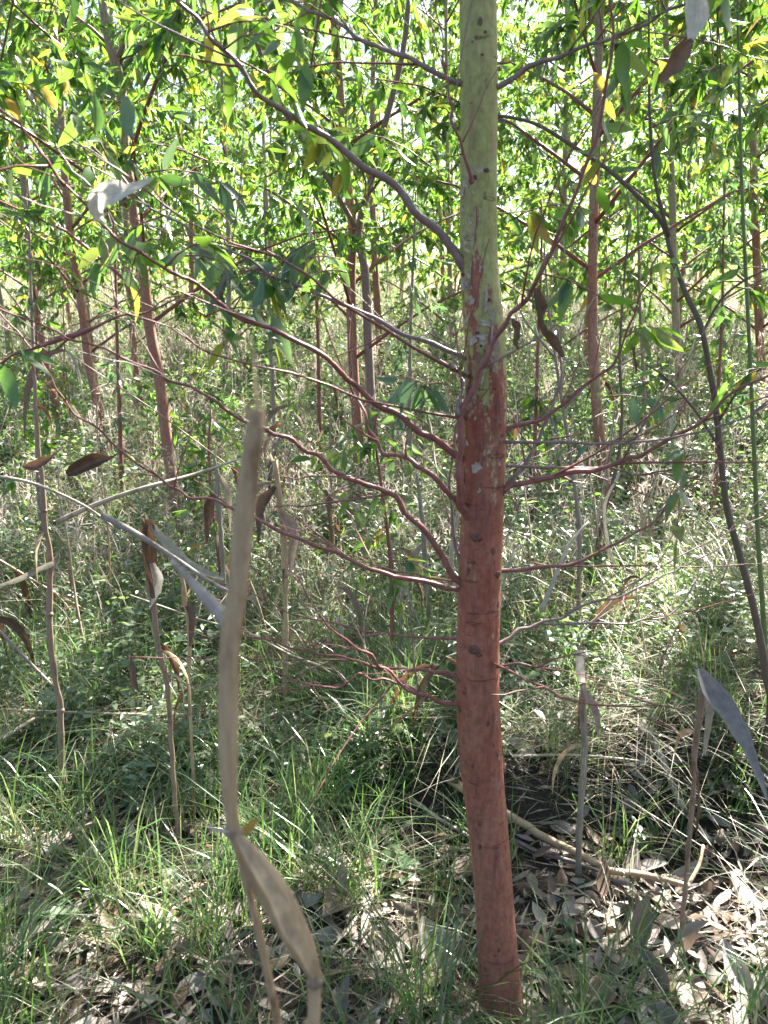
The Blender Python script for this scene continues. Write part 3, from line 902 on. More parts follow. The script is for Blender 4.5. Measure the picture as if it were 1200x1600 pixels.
    for fx, fy, w, h in fl:
        c, nrm, rad_ = on_trunk(fx, fy)
        sc = depth_of(c) / F
        w, h = w * sc, h * sc
        a0 = math.atan2(nrm[0], -nrm[1])
        ctr = c - nrm * rad_

        def at_(u, v, lift):
            aa = a0 + u * w / rad_
            return ctr + np.array([math.sin(aa), -math.cos(aa), 0]) * rad_ * lift + np.array([0, 0, v * h])
        m = 13
        V = [at_(0, 0, 1.012)]
        for k in range(m):
            th = 2 * math.pi * k / m
            V.append(at_(0.28 * math.cos(th), 0.28 * math.sin(th), 1.016))
        for k in range(m):
            th = 2 * math.pi * k / m
            q_ = 0.62 * (0.45 + 0.85 * r.random())
            V.append(at_(q_ * math.cos(th), q_ * math.sin(th), 1.02 + 0.06 * r.random()))
        V = np.array(V) - base
        k = np.arange(m); k2 = (k + 1) % m
        tr_ = np.stack([np.zeros(m, int), 1 + k, 1 + k2], -1)
        q = np.stack([1 + k, 1 + m + k, 1 + m + k2, 1 + k2], -1)
        link("bark_flake", mesh_np("bark_flake", V, q, tr_, M_flake), t)
    # long strips of bark lifting off
    for sx, sy, ln, w in [(735, 430, 60, 4), (764, 520, 80, 4), (752, 580, 50, 3), (741, 360, 70, 4), (772, 640, 60, 3), (729, 600, 45, 4), (748, 700, 40, 4), (760, 800, 46, 3), (737, 940, 40, 3), (765, 1120, 55, 3), (742, 1210, 40, 4), (770, 1330, 50, 3), (755, 470, 38, 5), (726, 320, 40, 3)]:
        q_ = []
        for k in range(7):
            c, nrm, rad_ = on_trunk(sx + 1.5 * math.sin(k), sy + ln * (k / 6 - 0.5))
            q_.append(c + nrm * (0.0012 + 0.006 * max(0, (k - 3.5) / 2.5) ** 2 * r.uniform(0.4, 1.5)) + np.array([0.003 * max(0, k - 4) * r.uniform(-1, 1), 0, 0]))
        q_ = catmull(np.array(q_), 2)
        ww = w * depth_of(q_) / F * np.interp(np.linspace(0, 1, len(q_)), [0, 0.15, 0.8, 1], [0.3, 1, 1, 0.2]) * (1 + 0.2 * r.standard_normal(len(q_)))
        V, q, _ = ribbon_geo(q_, ww, [0, 0.1, 0.6], 0.3, 4)
        link("bark_strip", mesh_np("bark_strip", V - base, q, None, M_branch if (r.random() < 0.6 or sy > 620) else M_flake), t)
    # the crown above the picture
    limbs, tw = grow_limbs(sm, 2.9, 8.4, 28, 1.8, r, 7, tw_len=(0.15, 0.35))
    # low limbs that droop into the top of the view
    for k in range(20):
        q = P(r.uniform(-60, 1260), r.uniform(-40, 330) * (1 if k % 3 else 0.6), r.uniform(1.9, 3.6))
        if abs(q[0] - base[0]) < 0.25: q[0] += 0.5
        h = r.uniform(2.75, 3.4)
        s0 = np.array([np.interp(h, sm[:, 2], sm[:, a]) for a in range(3)])
        u = np.linspace(0, 1, 9)[:, None]
        p = s0 * (1 - u) + q * u + np.array([0, 0, 1]) * 0.55 * np.sin(math.pi * u ** 0.8) * (0.4 + 0.6 * r.random()) + r.standard_normal((9, 3)) * 0.012
        limbs.append((p, 1.0))
        for _ in range(6):
            kk = r.integers(5, 9)
            dd = r.standard_normal(3) * np.array([1, 1, 0.5]); dd /= np.linalg.norm(dd); l = r.uniform(0.15, 0.34)
            w = np.linspace(0, 1, 4)[:, None]
            tw.append(p[kk] + dd * l * w + np.array([0, 0, -1]) * l * 0.5 * w * w)
    tw = [p for p in tw if abs((math.atan2(p[2][1] - base[1], p[2][0] - base[0]) - 0.95)) > 0.55 or p[2][2] < 2.6]  # gap cut in the crown on the sun side, letting sun onto the trunk
    for p, L in limbs:
        tube_obj("branch", p, np.linspace(0.010, 0.002, len(p)), M_branch, t, base, 5)
    V, q, ti = join_geo([tube_geo(p, np.linspace(0.002, 0.001, len(p)), 3) for p in tw])
    o = link("twigs", mesh_np("twigs", V - base, q, ti, M_branch_grey), t); o["kind"] = "stuff"
    pos, R, S = leaves_on_twigs(tw, r, 24, (0.045, 0.085))
    add_leaves(pos, R, S, t, base, M_leaf, 300, r)


build_main_tree()

# ---- neighbours, each traced (base first)
eucalyptus("leaning slim eucalyptus on the left with a pink trunk crossing the papery leaf", [(290, 862), (275, 785), (262, 700), (250, 600), (232, 500), (222, 400), (207, 320), (195, 220), (188, 130), (172, 70), (160, 0)], (5.2, 5.1, 5.0),
           18, 8.5, (1.5, 8.2), 36, 1.7, 11, leaves=20, twigs=9, cap=260, extra=[([(186, 90), (200, 45), (230, 5)], (5.0, 5.0), 9, 5, 6), ([(208, 165), (250, 85), (275, 60)], (5.0, 4.8), 7, 3, 8)])
eucalyptus("forked eucalyptus with twin red stems just left of the big trunk", [(560, 690), (555, 620), (551, 550), (548, 450), (551, 360), (545, 300), (538, 230), (530, 120), (520, 0)], (6.2, 6.2, 6.0),
           17, 8.0, (1.3, 7.6), 34, 1.7, 12, leaves=20, twigs=9, cap=260,
           extra=[([(583, 690), (578, 600), (574, 500), (570, 420), (560, 365), (575, 300), (600, 200), (628, 90), (640, -10)], (6.2, 6.1), 16, 7, 12),
                  ([(556, 356), (530, 310), (500, 260), (470, 215), (440, 165), (410, 90), (372, -5)], (6.1, 5.4), 8, 6, 14)])
eucalyptus("slim eucalyptus right of the big trunk with a red foot among dry twigs", [(957, 868), (948, 780), (938, 690), (930, 600), (926, 500), (926, 400), (930, 250), (936, 60), (940, -20)], (5.3, 5.3, 5.2),
           17, 8.5, (1.7, 8.2), 34, 1.7, 13, leaves=20, twigs=9, cap=260)
eucalyptus("pale brown eucalyptus stem behind the dark arching sapling", [(1066, 640), (1058, 540), (1053, 420), (1050, 300), (1046, 190), (1040, 40)], (7.6, 7.6, 7.4),
           13, 8.5, (1.4, 8.0), 34, 1.7, 14, leaves=20, twigs=9, cap=160, bark=M_bark_pale)
eucalyptus("thin red eucalyptus left of the leaning one with its foot in tall grass", [(162, 690), (150, 620), (138, 560), (128, 480), (115, 400), (105, 320), (98, 220), (90, 60)], (7.2, 7.2, 7.0),
           15, 8.0, (1.3, 7.6), 32, 1.7, 15, leaves=20, twigs=9, cap=160)
eucalyptus("short visible red stem at the far left edge of the grass", [(88, 640), (78, 590), (66, 540), (52, 450), (40, 330), (30, 180)], (8.6, 8.6, 8.4),
           12, 7.5, (1.2, 7.2), 32, 1.7, 16, leaves=20, twigs=9, cap=120)
eucalyptus("slender eucalyptus at the right edge, pinkish in the sun", [(1190, 600), (1187, 520), (1184, 440), (1180, 330), (1176, 200), (1172, 60)], (8.4, 8.4, 8.2),
           15, 8.0, (1.2, 7.6), 34, 1.8, 17, leaves=20, twigs=9, cap=160)
eucalyptus("thin stem showing just left of the big trunk below the foliage", [(704, 640), (705, 560), (704, 470), (702, 400), (700, 300), (698, 120)], (10.5, 10.5, 10.3),
           9, 8.0, (1.3, 7.6), 30, 1.8, 18, leaves=19, twigs=9, cap=60, bark=M_bark_pale)
eucalyptus("pale stem right of the big trunk, behind the curled dead leaf", [(872, 650), (876, 560), (878, 480), (880, 380), (884, 200), (886, 60)], (9.5, 9.5, 9.3),
           11, 8.2, (1.3, 7.6), 30, 1.8, 19, leaves=19, twigs=9, cap=60, bark=M_bark_pale)
eucalyptus("straight thin stem halfway between the papery leaf and the forked tree", [(352, 600), (356, 520), (358, 430), (356, 340), (352, 240), (345, 80)], (10.0, 10.0, 9.8),
           9, 8.2, (1.2, 7.8), 30, 1.8, 20, leaves=19, twigs=9, cap=60, bark=M_bark_pale)

# trees added past the right edge to shade the foreground, plus one at left
for k, (x, y) in enumerate([(3.0, 2.4), (2.65, 3.95), (-2.9, 3.0), (2.2, 1.0), (3.7, 6.1)]):
    b = np.array([x, y, float(gz(x, y))])
    r = np.random.default_rng(300 + k)
    t = empty("eucalyptus_tree", b, ["leafy eucalyptus standing just past the right edge", "further eucalyptus past the right edge behind the first", "leafy eucalyptus standing just past the left edge", "eucalyptus beside the viewer, past the right edge", "third eucalyptus in the row past the right edge, farthest from the viewer"][k], "tree")
    n = 16
    z = np.linspace(-0.03, 8.3, n)
    pts = np.stack([x + 0.12 * np.sin(z * 0.6 + k), y + 0.1 * np.cos(z * 0.5 + k), b[2] + z], -1)
    tube_obj("trunk", pts, np.linspace(0.05, 0.008, n), M_bark_far, t, b, 9, 0.02)
    limbs, tw = grow_limbs(pts, b[2] + 2.35, b[2] + 8.0, 50 if k == 1 else 30, 1.9, r, 7, tw_len=(0.15, 0.35))  # second tree gets extra limbs to deepen its added shade
    for p, L in limbs: tube_obj("branch", p, np.linspace(0.010, 0.002, len(p)), M_branch, t, b, 5)
    V, q, ti = join_geo([tube_geo(p, np.linspace(0.002, 0.001, len(p)), 3) for p in tw])
    o = link("twigs", mesh_np("twigs", V - b, q, ti, M_branch_grey), t); o["kind"] = "stuff"
    pos, R, S = leaves_on_twigs(tw, r, 38 if k in (1, 4) else 32, (0.08, 0.14) if k != 2 else (0.05, 0.095))
    add_leaves(pos, R, S, t, b, M_leaf, 200, r)

# ---- the rest of the plantation, row behind row
def plantation():
    r = np.random.default_rng(55)
    g = "slender eucalyptus trees deeper in the plantation"
    lab = "slender eucalyptus deep in the plantation behind the tall sunlit grass"
    spots = []
    for row, y in enumerate([10.5, 13.0, 15.8, 19.0, 23.0]):
        half = 0.52 * y + 1.5
        n = int(2 * half / 2.4)
        for i in range(n):
            spots.append((-half + (i + 0.5) * 2 * half / n + r.uniform(-0.5, 0.5), y + r.uniform(-0.6, 0.6), row))
    for x, y, row in spots:
        b = np.array([x, y, float(gz(x, y))])
        t = empty("eucalyptus_tree", b, lab, "tree", g)
        n = 10; H = r.uniform(7.5, 9.5)
        z = np.linspace(-0.05, H, n)
        ph = r.uniform(0, 6)
        pts = np.stack([x + 0.15 * np.sin(z * 0.5 + ph), y + 0.12 * np.cos(z * 0.4 + ph), b[2] + z], -1)
        tube_obj("trunk", pts, np.linspace(r.uniform(0.04, 0.06), 0.008, n), M_bark_far if r.random() < 0.55 else M_bark_pale, t, b, 7, 0.03)
        limbs, tw = grow_limbs(pts, b[2] + r.uniform(0.5, 1.5), b[2] + H - 0.2, 25, 2.0, r, 9)
        V, q, ti = join_geo([tube_geo(p, np.linspace(0.010, 0.002, len(p)), 4) for p, L in limbs])
        o = link("branches", mesh_np("branches", V - b, q, ti, M_branch_grey), t); o["kind"] = "stuff"
        pos, R, S = leaves_on_twigs(tw, r, 18, (0.12, 0.2) if row > 1 else (0.10, 0.17))
        add_leaves(pos, R, S, t, b, M_leaf, 0, r)


plantation()


def distant_woods():
    """the far edge of the plantation, one mass"""
    r = np.random.default_rng(77)
    n = 22000
    y = r.uniform(27, 46, n)
    x = r.uniform(-1, 1, n) * (0.55 * y + 4)
    z = gz(x, y) + 0.2 + 10 * r.beta(0.8, 1.8, n)
    pos = np.stack([x, y, z], -1)
    pos += 0.5 * np.sin(pos[:, [1, 2, 0]] * 1.3)
    ax = r.standard_normal((n, 3)) + np.array([0, 0, -0.8])
    R = rot_from(ax, r.standard_normal((n, 3)))
    o = scatter_obj("distant_woods", LT_LO, pos, R, r.uniform(0.25, 0.5, n), M_leaf, r)
    tag(o, "far eucalyptus canopy closing the view behind the plantation", "woods", kind="stuff")


distant_woods()

# ------------------------------------------------------------------ saplings
def stem_thing(name, label, cat, trace, Y, w0, w1, mat, group=None, leaf=None, n_tw=0, per=5, size=(0.05, 0.09), part="stem", extra=(), to_ground=True, seed=1, sides=8):
    r = np.random.default_rng(seed)
    pts = traced(trace, Y)
    w = np.linspace(w0, w1, len(pts))
    d = depth_of(pts)
    rad = w * d / F / 2
    if to_ground:
        gzb = float(gz(pts[0][0], pts[0][1]))
        if pts[0][2] > gzb:
            dirn = pts[0] - pts[1]
            k = (gzb - 0.03 - pts[0][2]) / min(dirn[2], -1e-3)
            foot = pts[0] + np.array([dirn[0], dirn[1], 0]) * min(k, 1.2) * 0.5
            foot[2] = gz(foot[0], foot[1]) - 0.03
            mid = (foot + pts[0]) / 2
            pts = np.vstack([foot, mid, pts]); rad = np.concatenate([[rad[0] * 1.1, rad[0] * 1.05], rad])
    C = catmull(np.hstack([pts, rad[:, None]]), 4)
    base = C[0, :3].copy()
    if to_ground: base[2] = gz(base[0], base[1])
    t = empty(name, base, label, cat, group)
    tube_obj(part, C[:, :3], np.maximum(C[:, 3], 0.0006), mat, t, base, sides, 0.03)
    tw = []
    for e in extra:
        ep = catmull(traced(e[0], e[1]), 3)
        tube_obj("branch", ep, np.linspace(e[2], e[3], len(ep)) * depth_of(ep[0]) / F / 2, mat, t, base, 6, 0.03)
        for _ in range(e[4] if len(e) > 4 else 0):
            p = ep[r.integers(len(ep) // 4, len(ep))]
            dd = r.standard_normal(3) * np.array([1, 0.8, 0.5]); dd /= np.linalg.norm(dd); l = r.uniform(0.1, 0.25)
            u = np.linspace(0, 1, 4)[:, None]
            tw.append(p + dd * l * u + np.array([0, 0, -1]) * l * 0.4 * u * u)
    for _ in range(n_tw):
        p = C[r.integers(len(C) // 3, len(C)), :3]
        dd = r.standard_normal(3) * np.array([1, 0.8, 0.5]); dd /= np.linalg.norm(dd); l = r.uniform(0.1, 0.28)
        u = np.linspace(0, 1, 4)[:, None]
        tw.append(p + dd * l * u + np.array([0, 0, -1]) * l * 0.4 * u * u)
    for q in tw: tube_obj("twig", q, np.linspace(0.0018, 0.0008, len(q)), mat, t, base, 4)
    if tw and leaf:
        pos, R, S = leaves_on_twigs(tw, r, per, size)
        leaf_objects(pos, R, S, leaf, t, base)
    return t, C, base


stem_thing("sapling", "dark thin sapling arching over to the left behind the big trunk", "sapling",
           [(1205, 1100), (1198, 1060), (1190, 1010), (1175, 940), (1155, 865), (1137, 800), (1130, 750), (1120, 650), (1110, 585), (1095, 510), (1070, 455), (1050, 400), (1035, 350), (1000, 310), (950, 265), (890, 225), (840, 195), (795, 183), (740, 178)],
           (2.3, 2.3, 2.25, 2.3, 2.4), 13, 5, M_sapling, leaf=M_leaf, n_tw=7, per=4, seed=21,
           extra=[([(1045, 370), (1025, 290), (1016, 200), (1014, 100), (1014, 10)], (2.27, 2.2), 7, 3, 4), ([(1098, 520), (1125, 470), (1160, 440), (1200, 420)], (2.27, 2.2), 5, 3, 4), ([(1122, 660), (1160, 600), (1190, 575)], (2.27, 2.2), 5, 3, 3),
                  ([(1125, 700), (1085, 640), (1040, 590), (1010, 570)], (2.27, 2.3), 5, 2.5, 3)])
stem_thing("sapling", "tall thin green shoot rising near the right edge", "sapling", [(1195, 1000), (1185, 850), (1178, 700), (1172, 560), (1165, 420), (1158, 260), (1154, 90), (1152, -20)], (2.6, 2.6), 8, 4, M_green_stem, leaf=M_leaf, n_tw=6, per=3, seed=22)
stem_thing("sapling", "leafy young eucalyptus sprouting low between the forked tree and the big trunk", "sapling",
           [(612, 905), (608, 850), (600, 790), (592, 730), (585, 680), (590, 640)], (2.9, 2.9), 7, 3, M_branch, leaf=M_leaf, n_tw=26, per=7, size=(0.05, 0.09), seed=23)
stem_thing("sapling", "bushy young eucalyptus under the branches at the left, leaves lit yellow green", "sapling",
           [(345, 900), (338, 840), (330, 770), (326, 700), (330, 640)], (3.6, 3.6), 6, 3, M_branch, leaf=M_leaf, n_tw=14, per=6, size=(0.05, 0.09), seed=24)
stem_thing("sapling", "thin grey sapling with sparse leaves right of the trunk, twigs spread wide", "sapling",
           [(905, 830), (895, 740), (880, 640), (868, 560), (856, 470), (850, 380)], (3.2, 3.2), 7, 3, M_twig, leaf=M_leaf_blue, n_tw=6, per=3, seed=25,
           extra=[([(880, 640), (930, 590), (990, 560), (1040, 520)], (3.2, 3.1), 4, 2, 3), ([(868, 560), (820, 500), (800, 450)], (3.2, 3.2), 4, 2, 2)])
stem_thing("sapling", "thin dark sapling right of the red footed tree, bent twice", "sapling",
           [(925, 900), (945, 800), (965, 720), (972, 640), (968, 560), (975, 440), (985, 330)], (3.8, 3.7), 7, 3, M_sapling, leaf=M_leaf, n_tw=5, per=3, seed=26)

YOUNG = [
    ([(60, 760), (56, 640), (50, 500), (46, 380), (44, 280)], 4.6, "young eucalyptus at the left edge with foliage down to the grass"),
    ([(190, 740), (186, 620), (182, 500), (180, 400), (176, 330)], 5.8, "young eucalyptus between the two red stems at the left"),
    ([(430, 730), (426, 610), (420, 500), (416, 400), (412, 300)], 5.4, "young eucalyptus left of the forked tree, branching from low down"),
    ([(500, 690), (498, 600), (496, 500), (492, 400), (490, 320)], 7.2, "further young eucalyptus close behind the forked tree on its left"),
    ([(640, 720), (640, 620), (642, 500), (646, 400), (650, 300)], 5.6, "young eucalyptus right of the forked tree, half hidden by the big trunk"),
    ([(835, 720), (838, 620), (842, 500), (846, 400), (846, 310)], 5.2, "young eucalyptus just right of the big trunk with glowing leaves"),
    ([(1010, 700), (1006, 600), (1000, 480), (998, 390), (996, 300)], 6.2, "young eucalyptus between the red footed tree and the dark sapling"),
    ([(1120, 720), (1122, 620), (1128, 500), (1130, 390), (1132, 280)], 5.0, "young eucalyptus behind the dark arching sapling at the right"),
]
for k, (tr, Y_, lab_) in enumerate(YOUNG):
    stem_thing("young_tree", lab_, "young tree", tr, (Y_, Y_), 7, 3, M_branch if k % 2 else M_twig, leaf=[M_leaf, M_leaf_blue, M_leaf][k % 3], n_tw=24, per=7, size=(0.06, 0.11), seed=800 + k, sides=6)

# ------------------------------------------------------------------ dry maize
def rib(name, trace, Y, w, mat, parent=None, origin=None, twist=0.0, curl=0.12, ripple=0.03, across=5, n_per=4):
    C = np.hstack([traced(trace, Y), np.array(w, float)[:, None]])
    C = catmull(C, n_per)
    wid = np.maximum(C[:, 3], 0.5) * depth_of(C[:, :3]) / F
    wid = wid * (1 + 0.07 * rng.standard_normal(len(C)).clip(-2, 2))
    V, q, t = ribbon_geo(C[:, :3], wid, twist, curl, across, ripple)
    if origin is None: origin = C[0, :3]
    o = link(name, mesh_np(name, V - origin, q, t, mat, True, {"acr": np.tile(np.linspace(0.5, 1.5, across), len(C))}), parent)
    if parent is None: o.location = origin
    return o


def maize(label, trace, Y, widths, mat, leaves=(), seed=1, nodes=(), group=None, name="maize_stalk", flat=0.8):
    pts = traced(trace, Y)
    rad = np.array(widths, float) * depth_of(pts) / F / 2
    g0 = float(gz(pts[0][0], pts[0][1]))
    if pts[0][2] > g0:
        foot = pts[0] + (pts[0] - pts[1]) * 0.2
        foot[2] = gz(foot[0], foot[1]) - 0.02
        pts = np.vstack([foot, (foot * 0.5 + pts[0] * 0.5), pts]); rad = np.concatenate([[rad[0], rad[0]], rad])
    C = catmull(np.hstack([pts, rad[:, None]]), 5)
    rj = np.random.default_rng(7000 + seed)
    if seed != 31:
        C[:, :3] += np.cumsum(rj.standard_normal((len(C), 3)) * 0.0016, 0) * np.array([1, 1, 0.3])
        C[:, 3] *= 0.88 * (1 + 0.10 * rj.standard_normal(len(C)))
    base = C[0, :3].copy(); base[2] = gz(base[0], base[1])
    t = empty(name, base, label, "maize stalk", group)
    tube_obj("stalk", C[:, :3], np.maximum(C[:, 3], 0.0008), mat, t, base, 12, 0.02, flat)
    for i in nodes:
        k = min(int(i * (len(C) - 1)), len(C) - 2)
        p, q = C[k, :3], C[k + 1, :3]
        d = (q - p) / np.linalg.norm(q - p)
        rr = C[k, 3]
        seg = np.array([p - d * rr * 0.7, p - d * rr * 0.3, p, p + d * rr * 0.3, p + d * rr * 0.7])
        tube_obj("node", seg, np.array([1.02, 1.16, 1.22, 1.14, 1.02]) * rr, M_maize_brown, t, base, 12, 0.02, flat)
    if seed != 31:
        tip = C[-1, :3]; tw_ = C[-1, 3]
        for k_ in range(3):                      # splintered top
            d_ = np.array([rj.standard_normal() * 0.4, rj.standard_normal() * 0.4, 1.0]) * rj.uniform(0.015, 0.05)
            off = np.array([(k_ - 1) * tw_ * 0.6, 0, -0.012])
            V, q, _t = ribbon_geo(np.array([tip + off, tip + off + d_ * 0.5, tip + off + d_ + rj.standard_normal(3) * 0.006]), np.array([tw_ * 1.1, tw_ * 0.8, tw_ * 0.15]), 0.4, 0.3, 3)
            link("splinter", mesh_np("splinter", V - base, q, None, M_dry), t)
        for k_ in range(3):                      # shreds of old leaf along the stem
            kk = rj.integers(len(C) // 3, len(C) - 1)
            dd = rj.standard_normal(3) * np.array([1, 0.8, 0.2]); dd /= np.linalg.norm(dd); l_ = rj.uniform(0.06, 0.2)
            w_ = np.linspace(0, 1, 7)[:, None]
            V, q, _t = ribbon_geo(C[kk, :3] + dd * l_ * w_ * (1 - 0.55 * w_) + np.array([0, 0, -1]) * l_ * w_ ** 1.6, rj.uniform(0.6, 1.3) * np.array([0.006, 0.012, 0.014, 0.013, 0.011, 0.007, 0.001]), float(rj.uniform(-3, 3)), 0.45, 4, 0.12)
            link("dry_leaf", mesh_np("dry_leaf", V - base, q, None, [M_brown_leaf, M_dry, M_husk][k_]), t)
    for l in leaves:
        rib("dry_leaf", *l, parent=t, origin=base) if len(l) == 4 else rib("dry_leaf", *l[:4], parent=t, origin=base, **l[4])
    return t, base


# the blurred stalk right in front of the lens
t0, b0 = maize("broken dry maize stalk in the foreground, pale tan and out of focus", [(488, 1690), (490, 1600), (491, 1560), (492, 1528)], (0.46, 0.46), [20, 20, 20, 22], M_maize, nodes=(0.98,), seed=31)


def fore(name, trace, Y, w, mat, flat=0.55, sides=14):
    C = catmull(np.hstack([traced(trace, Y), np.array(w, float)[:, None]]), 5)
    return tube_obj(name, C[:, :3], np.maximum(C[:, 3], 0.6) * 0.92 * depth_of(C[:, :3]) / F / 2, mat, t0, b0, 28, 0.012, flat, 0.09)


fore("leaf_sheath", [(493, 1532), (484, 1508), (470, 1480), (450, 1437), (426, 1392), (398, 1348), (372, 1312), (364, 1298)], (0.46, 0.455, 0.45), [20, 30, 44, 52, 55, 44, 25, 20], M_maize, 0.4)
rib("husk_flap", [(368, 1306), (392, 1345), (428, 1402), (452, 1450), (478, 1500), (490, 1528)], (0.445, 0.437, 0.445), [8, 16, 22, 26, 16, 5], M_husk, t0, b0, twist=[0.9, 0.5, 1.0], curl=0.4, ripple=0.08, across=7)
fore("stalk", [(366, 1304), (360, 1260), (356, 1180), (357, 1080), (361, 1000), (371, 925), (380, 830), (391, 730), (399, 665), (402, 640)], (0.45, 0.44, 0.43), [19, 24, 31, 34, 35, 33, 34, 32, 28, 16], M_maize)
fore("node", [(358, 1288), (364, 1297), (370, 1306)], (0.45, 0.45), [22, 26, 24], M_maize_brown)
fore("side_stem", [(438, 1640), (434, 1600), (424, 1550), (410, 1480), (391, 1400), (376, 1335), (368, 1305)], (0.5, 0.46, 0.452), [13, 14, 14, 14, 14, 15, 12], M_maize, 0.9)
fore("broken_arm", [(358, 984), (342, 958), (315, 928), (290, 900), (268, 876)], (0.44, 0.47, 0.52), [24, 26, 22, 15, 9], M_maize_grey, 0.5)
rib("dry_leaf", [(402, 650), (400, 610), (397, 560), (394, 525)], (0.43, 0.42), [9, 7, 5, 2], M_husk, t0, b0, twist=0.9)
rib("frayed_fibre", [(394, 662), (388, 640), (390, 622)], (0.43, 0.428), [10, 8, 2], M_husk, t0, b0, twist=0.5)
rib("frayed_fibre", [(408, 668), (413, 642), (409, 618)], (0.43, 0.428), [9, 6, 2], M_husk, t0, b0, twist=-0.5)
rib("dry_leaf", [(366, 1300), (340, 1296), (322, 1290)], (0.45, 0.43), [10, 8, 3], M_pale_leaf, t0, b0)
rib("dry_leaf", [(372, 1308), (392, 1290), (404, 1278)], (0.45, 0.46), [6, 16, 4], M_yellow, t0, b0)

maize("brown maize stalk at the left with a curled leaf wrapped round its broken top", [(270, 1185), (266, 1110), (262, 1060), (252, 1000), (243, 930), (238, 880), (234, 815)], (2.05, 2.0), [8, 9, 9, 10, 12, 14, 11], M_maize_brown, nodes=(0.35, 0.62, 0.85),
      leaves=[([(232, 812), (228, 850), (232, 895), (238, 935)], (1.98, 1.95), [20, 26, 24, 8], M_brown_leaf, dict(twist=2.2, curl=0.5)), ([(238, 880), (246, 905), (240, 930), (236, 948)], (1.97, 1.96), [8, 16, 15, 3], M_pale_leaf, dict(twist=1.5, curl=0.4)),
              ([(236, 820), (262, 850), (300, 885), (350, 905)], (1.98, 1.9), [10, 16, 14, 5], M_dry, dict(twist=0.8))], seed=32)
maize("tall thin brown maize stalk at the far left", [(98, 1200), (100, 1110), (91, 1040), (83, 960), (85, 875), (76, 800), (66, 700), (58, 600), (54, 545)], (2.3, 2.25), [11, 11, 11, 11, 10, 9, 8, 7, 5], M_maize_brown, nodes=(0.3, 0.5, 0.7),
      leaves=[([(85, 880), (60, 890), (30, 905), (-10, 918)], (2.25, 2.2), [8, 9, 8, 4], M_dry)], seed=33)
maize("snapped pale maize stump right of the big trunk with a bright cut top", [(914, 1190), (912, 1130), (909, 1070), (905, 1020)], (2.0, 1.98), [12, 11, 10, 11], M_maize_grey,
      leaves=[([(910, 1068), (906, 1045), (905, 1016)], (1.965, 1.96), [12, 13, 11], M_pale_leaf), ([(909, 1072), (930, 1110), (935, 1150)], (1.97, 1.9), [8, 12, 3], M_dry)], nodes=(0.75,), seed=34)
maize("broken maize stump at the right with a grey leaf folded down", [(1082, 1275), (1087, 1200), (1092, 1130), (1100, 1065)], (1.75, 1.74), [9, 10, 12, 13], M_maize_brown,
      leaves=[([(1092, 1045), (1112, 1078), (1140, 1118), (1165, 1165), (1185, 1215), (1198, 1250)], (1.70, 1.6, 1.5), [10, 34, 36, 24, 18, 6], M_grey_leaf, dict(twist=0.5, curl=0.25)),
              ([(1100, 1068), (1108, 1110), (1100, 1180)], (1.72, 1.68), [8, 14, 5], M_dry)], nodes=(0.5,), seed=35)
maize("thin pinkish maize stalk behind the blurred foreground one", [(292, 1075), (292, 1000), (286, 930), (280, 890)], (2.2, 2.2), [6, 8, 9, 5], M_maize,
      leaves=[([(286, 935), (300, 960), (297, 1010)], (2.2, 2.15), [6, 12, 3], M_brown_leaf)], seed=36)
maize("dry maize clump stalk with ragged pink brown leaves beside the blurred stalk", [(440, 930), (438, 860), (432, 790), (425, 720)], (2.9, 2.9), [10, 11, 11, 8], M_maize, nodes=(0.5,),
      leaves=[([(436, 800), (455, 830), (452, 900)], (2.88, 2.8), [8, 20, 6], M_dry, dict(curl=0.4, twist=1)), ([(430, 760), (410, 790), (405, 850)], (2.9, 2.8), [6, 18, 4], M_brown_leaf, dict(curl=0.4, twist=-1))], seed=37)
maize("dry maize stalk behind the leaning tree's foot, leaves hanging limp", [(350, 880), (346, 820), (342, 760), (338, 715)], (3.3, 3.3), [8, 9, 9, 5], M_maize_grey,
      leaves=[([(342, 770), (325, 790), (322, 850)], (3.3, 3.25), [6, 16, 4], M_brown_leaf, dict(curl=0.4, twist=1)), ([(340, 740), (358, 770), (360, 830)], (3.3, 3.2), [5, 15, 4], M_dry, dict(curl=0.3, twist=-1.4))], seed=38)
maize("grey maize stalk behind the forked tree, leaning slightly right", [(668, 960), (662, 880), (656, 800), (650, 740)], (3.4, 3.4), [9, 9, 8, 5], M_maize_grey,
      leaves=[([(660, 850), (640, 880), (632, 930)], (3.4, 3.3), [6, 14, 4], M_dry, dict(curl=0.3))], seed=39)

# loose dry leaves caught up in the branches, each of its own
def loose(label, trace, Y, w, mat, name="dry_leaf", **kw):
    o = rib(name, trace, Y, w, mat, **kw)
    tag(o, label, "leaf" if name == "hanging_leaf" else "dry leaf")


loose("crumpled white papery leaf caught on twigs at upper left, out of focus", [(162, 350), (151, 326), (165, 308), (185, 302), (208, 296), (238, 280)], (1.09, 1.06, 1.06), [4, 26, 44, 40, 24, 8], M_pale_leaf, curl=0.22, twist=0.8)
loose("white papery leaf hanging at upper right beside the branch tip", [(1086, -12), (1086, 8), (1084, 30), (1080, 50), (1078, 68)], (1.25, 1.22), [6, 40, 38, 22, 8], M_pale_leaf, curl=0.3)
loose("brown pointed leaf hanging below the white papery one at upper right", [(1082, 62), (1066, 82), (1048, 105), (1028, 128)], (1.22, 1.22), [6, 26, 28, 6], M_brown_leaf, curl=0.25, twist=0.5)
loose("dark curled dead leaf dangling right of the trunk below the crossing branch", [(836, 450), (842, 480), (846, 510), (862, 535), (880, 558)], (1.32, 1.3), [9, 20, 16, 20, 6], M_brown_leaf, curl=0.55, twist=2.5, ripple=0.15)
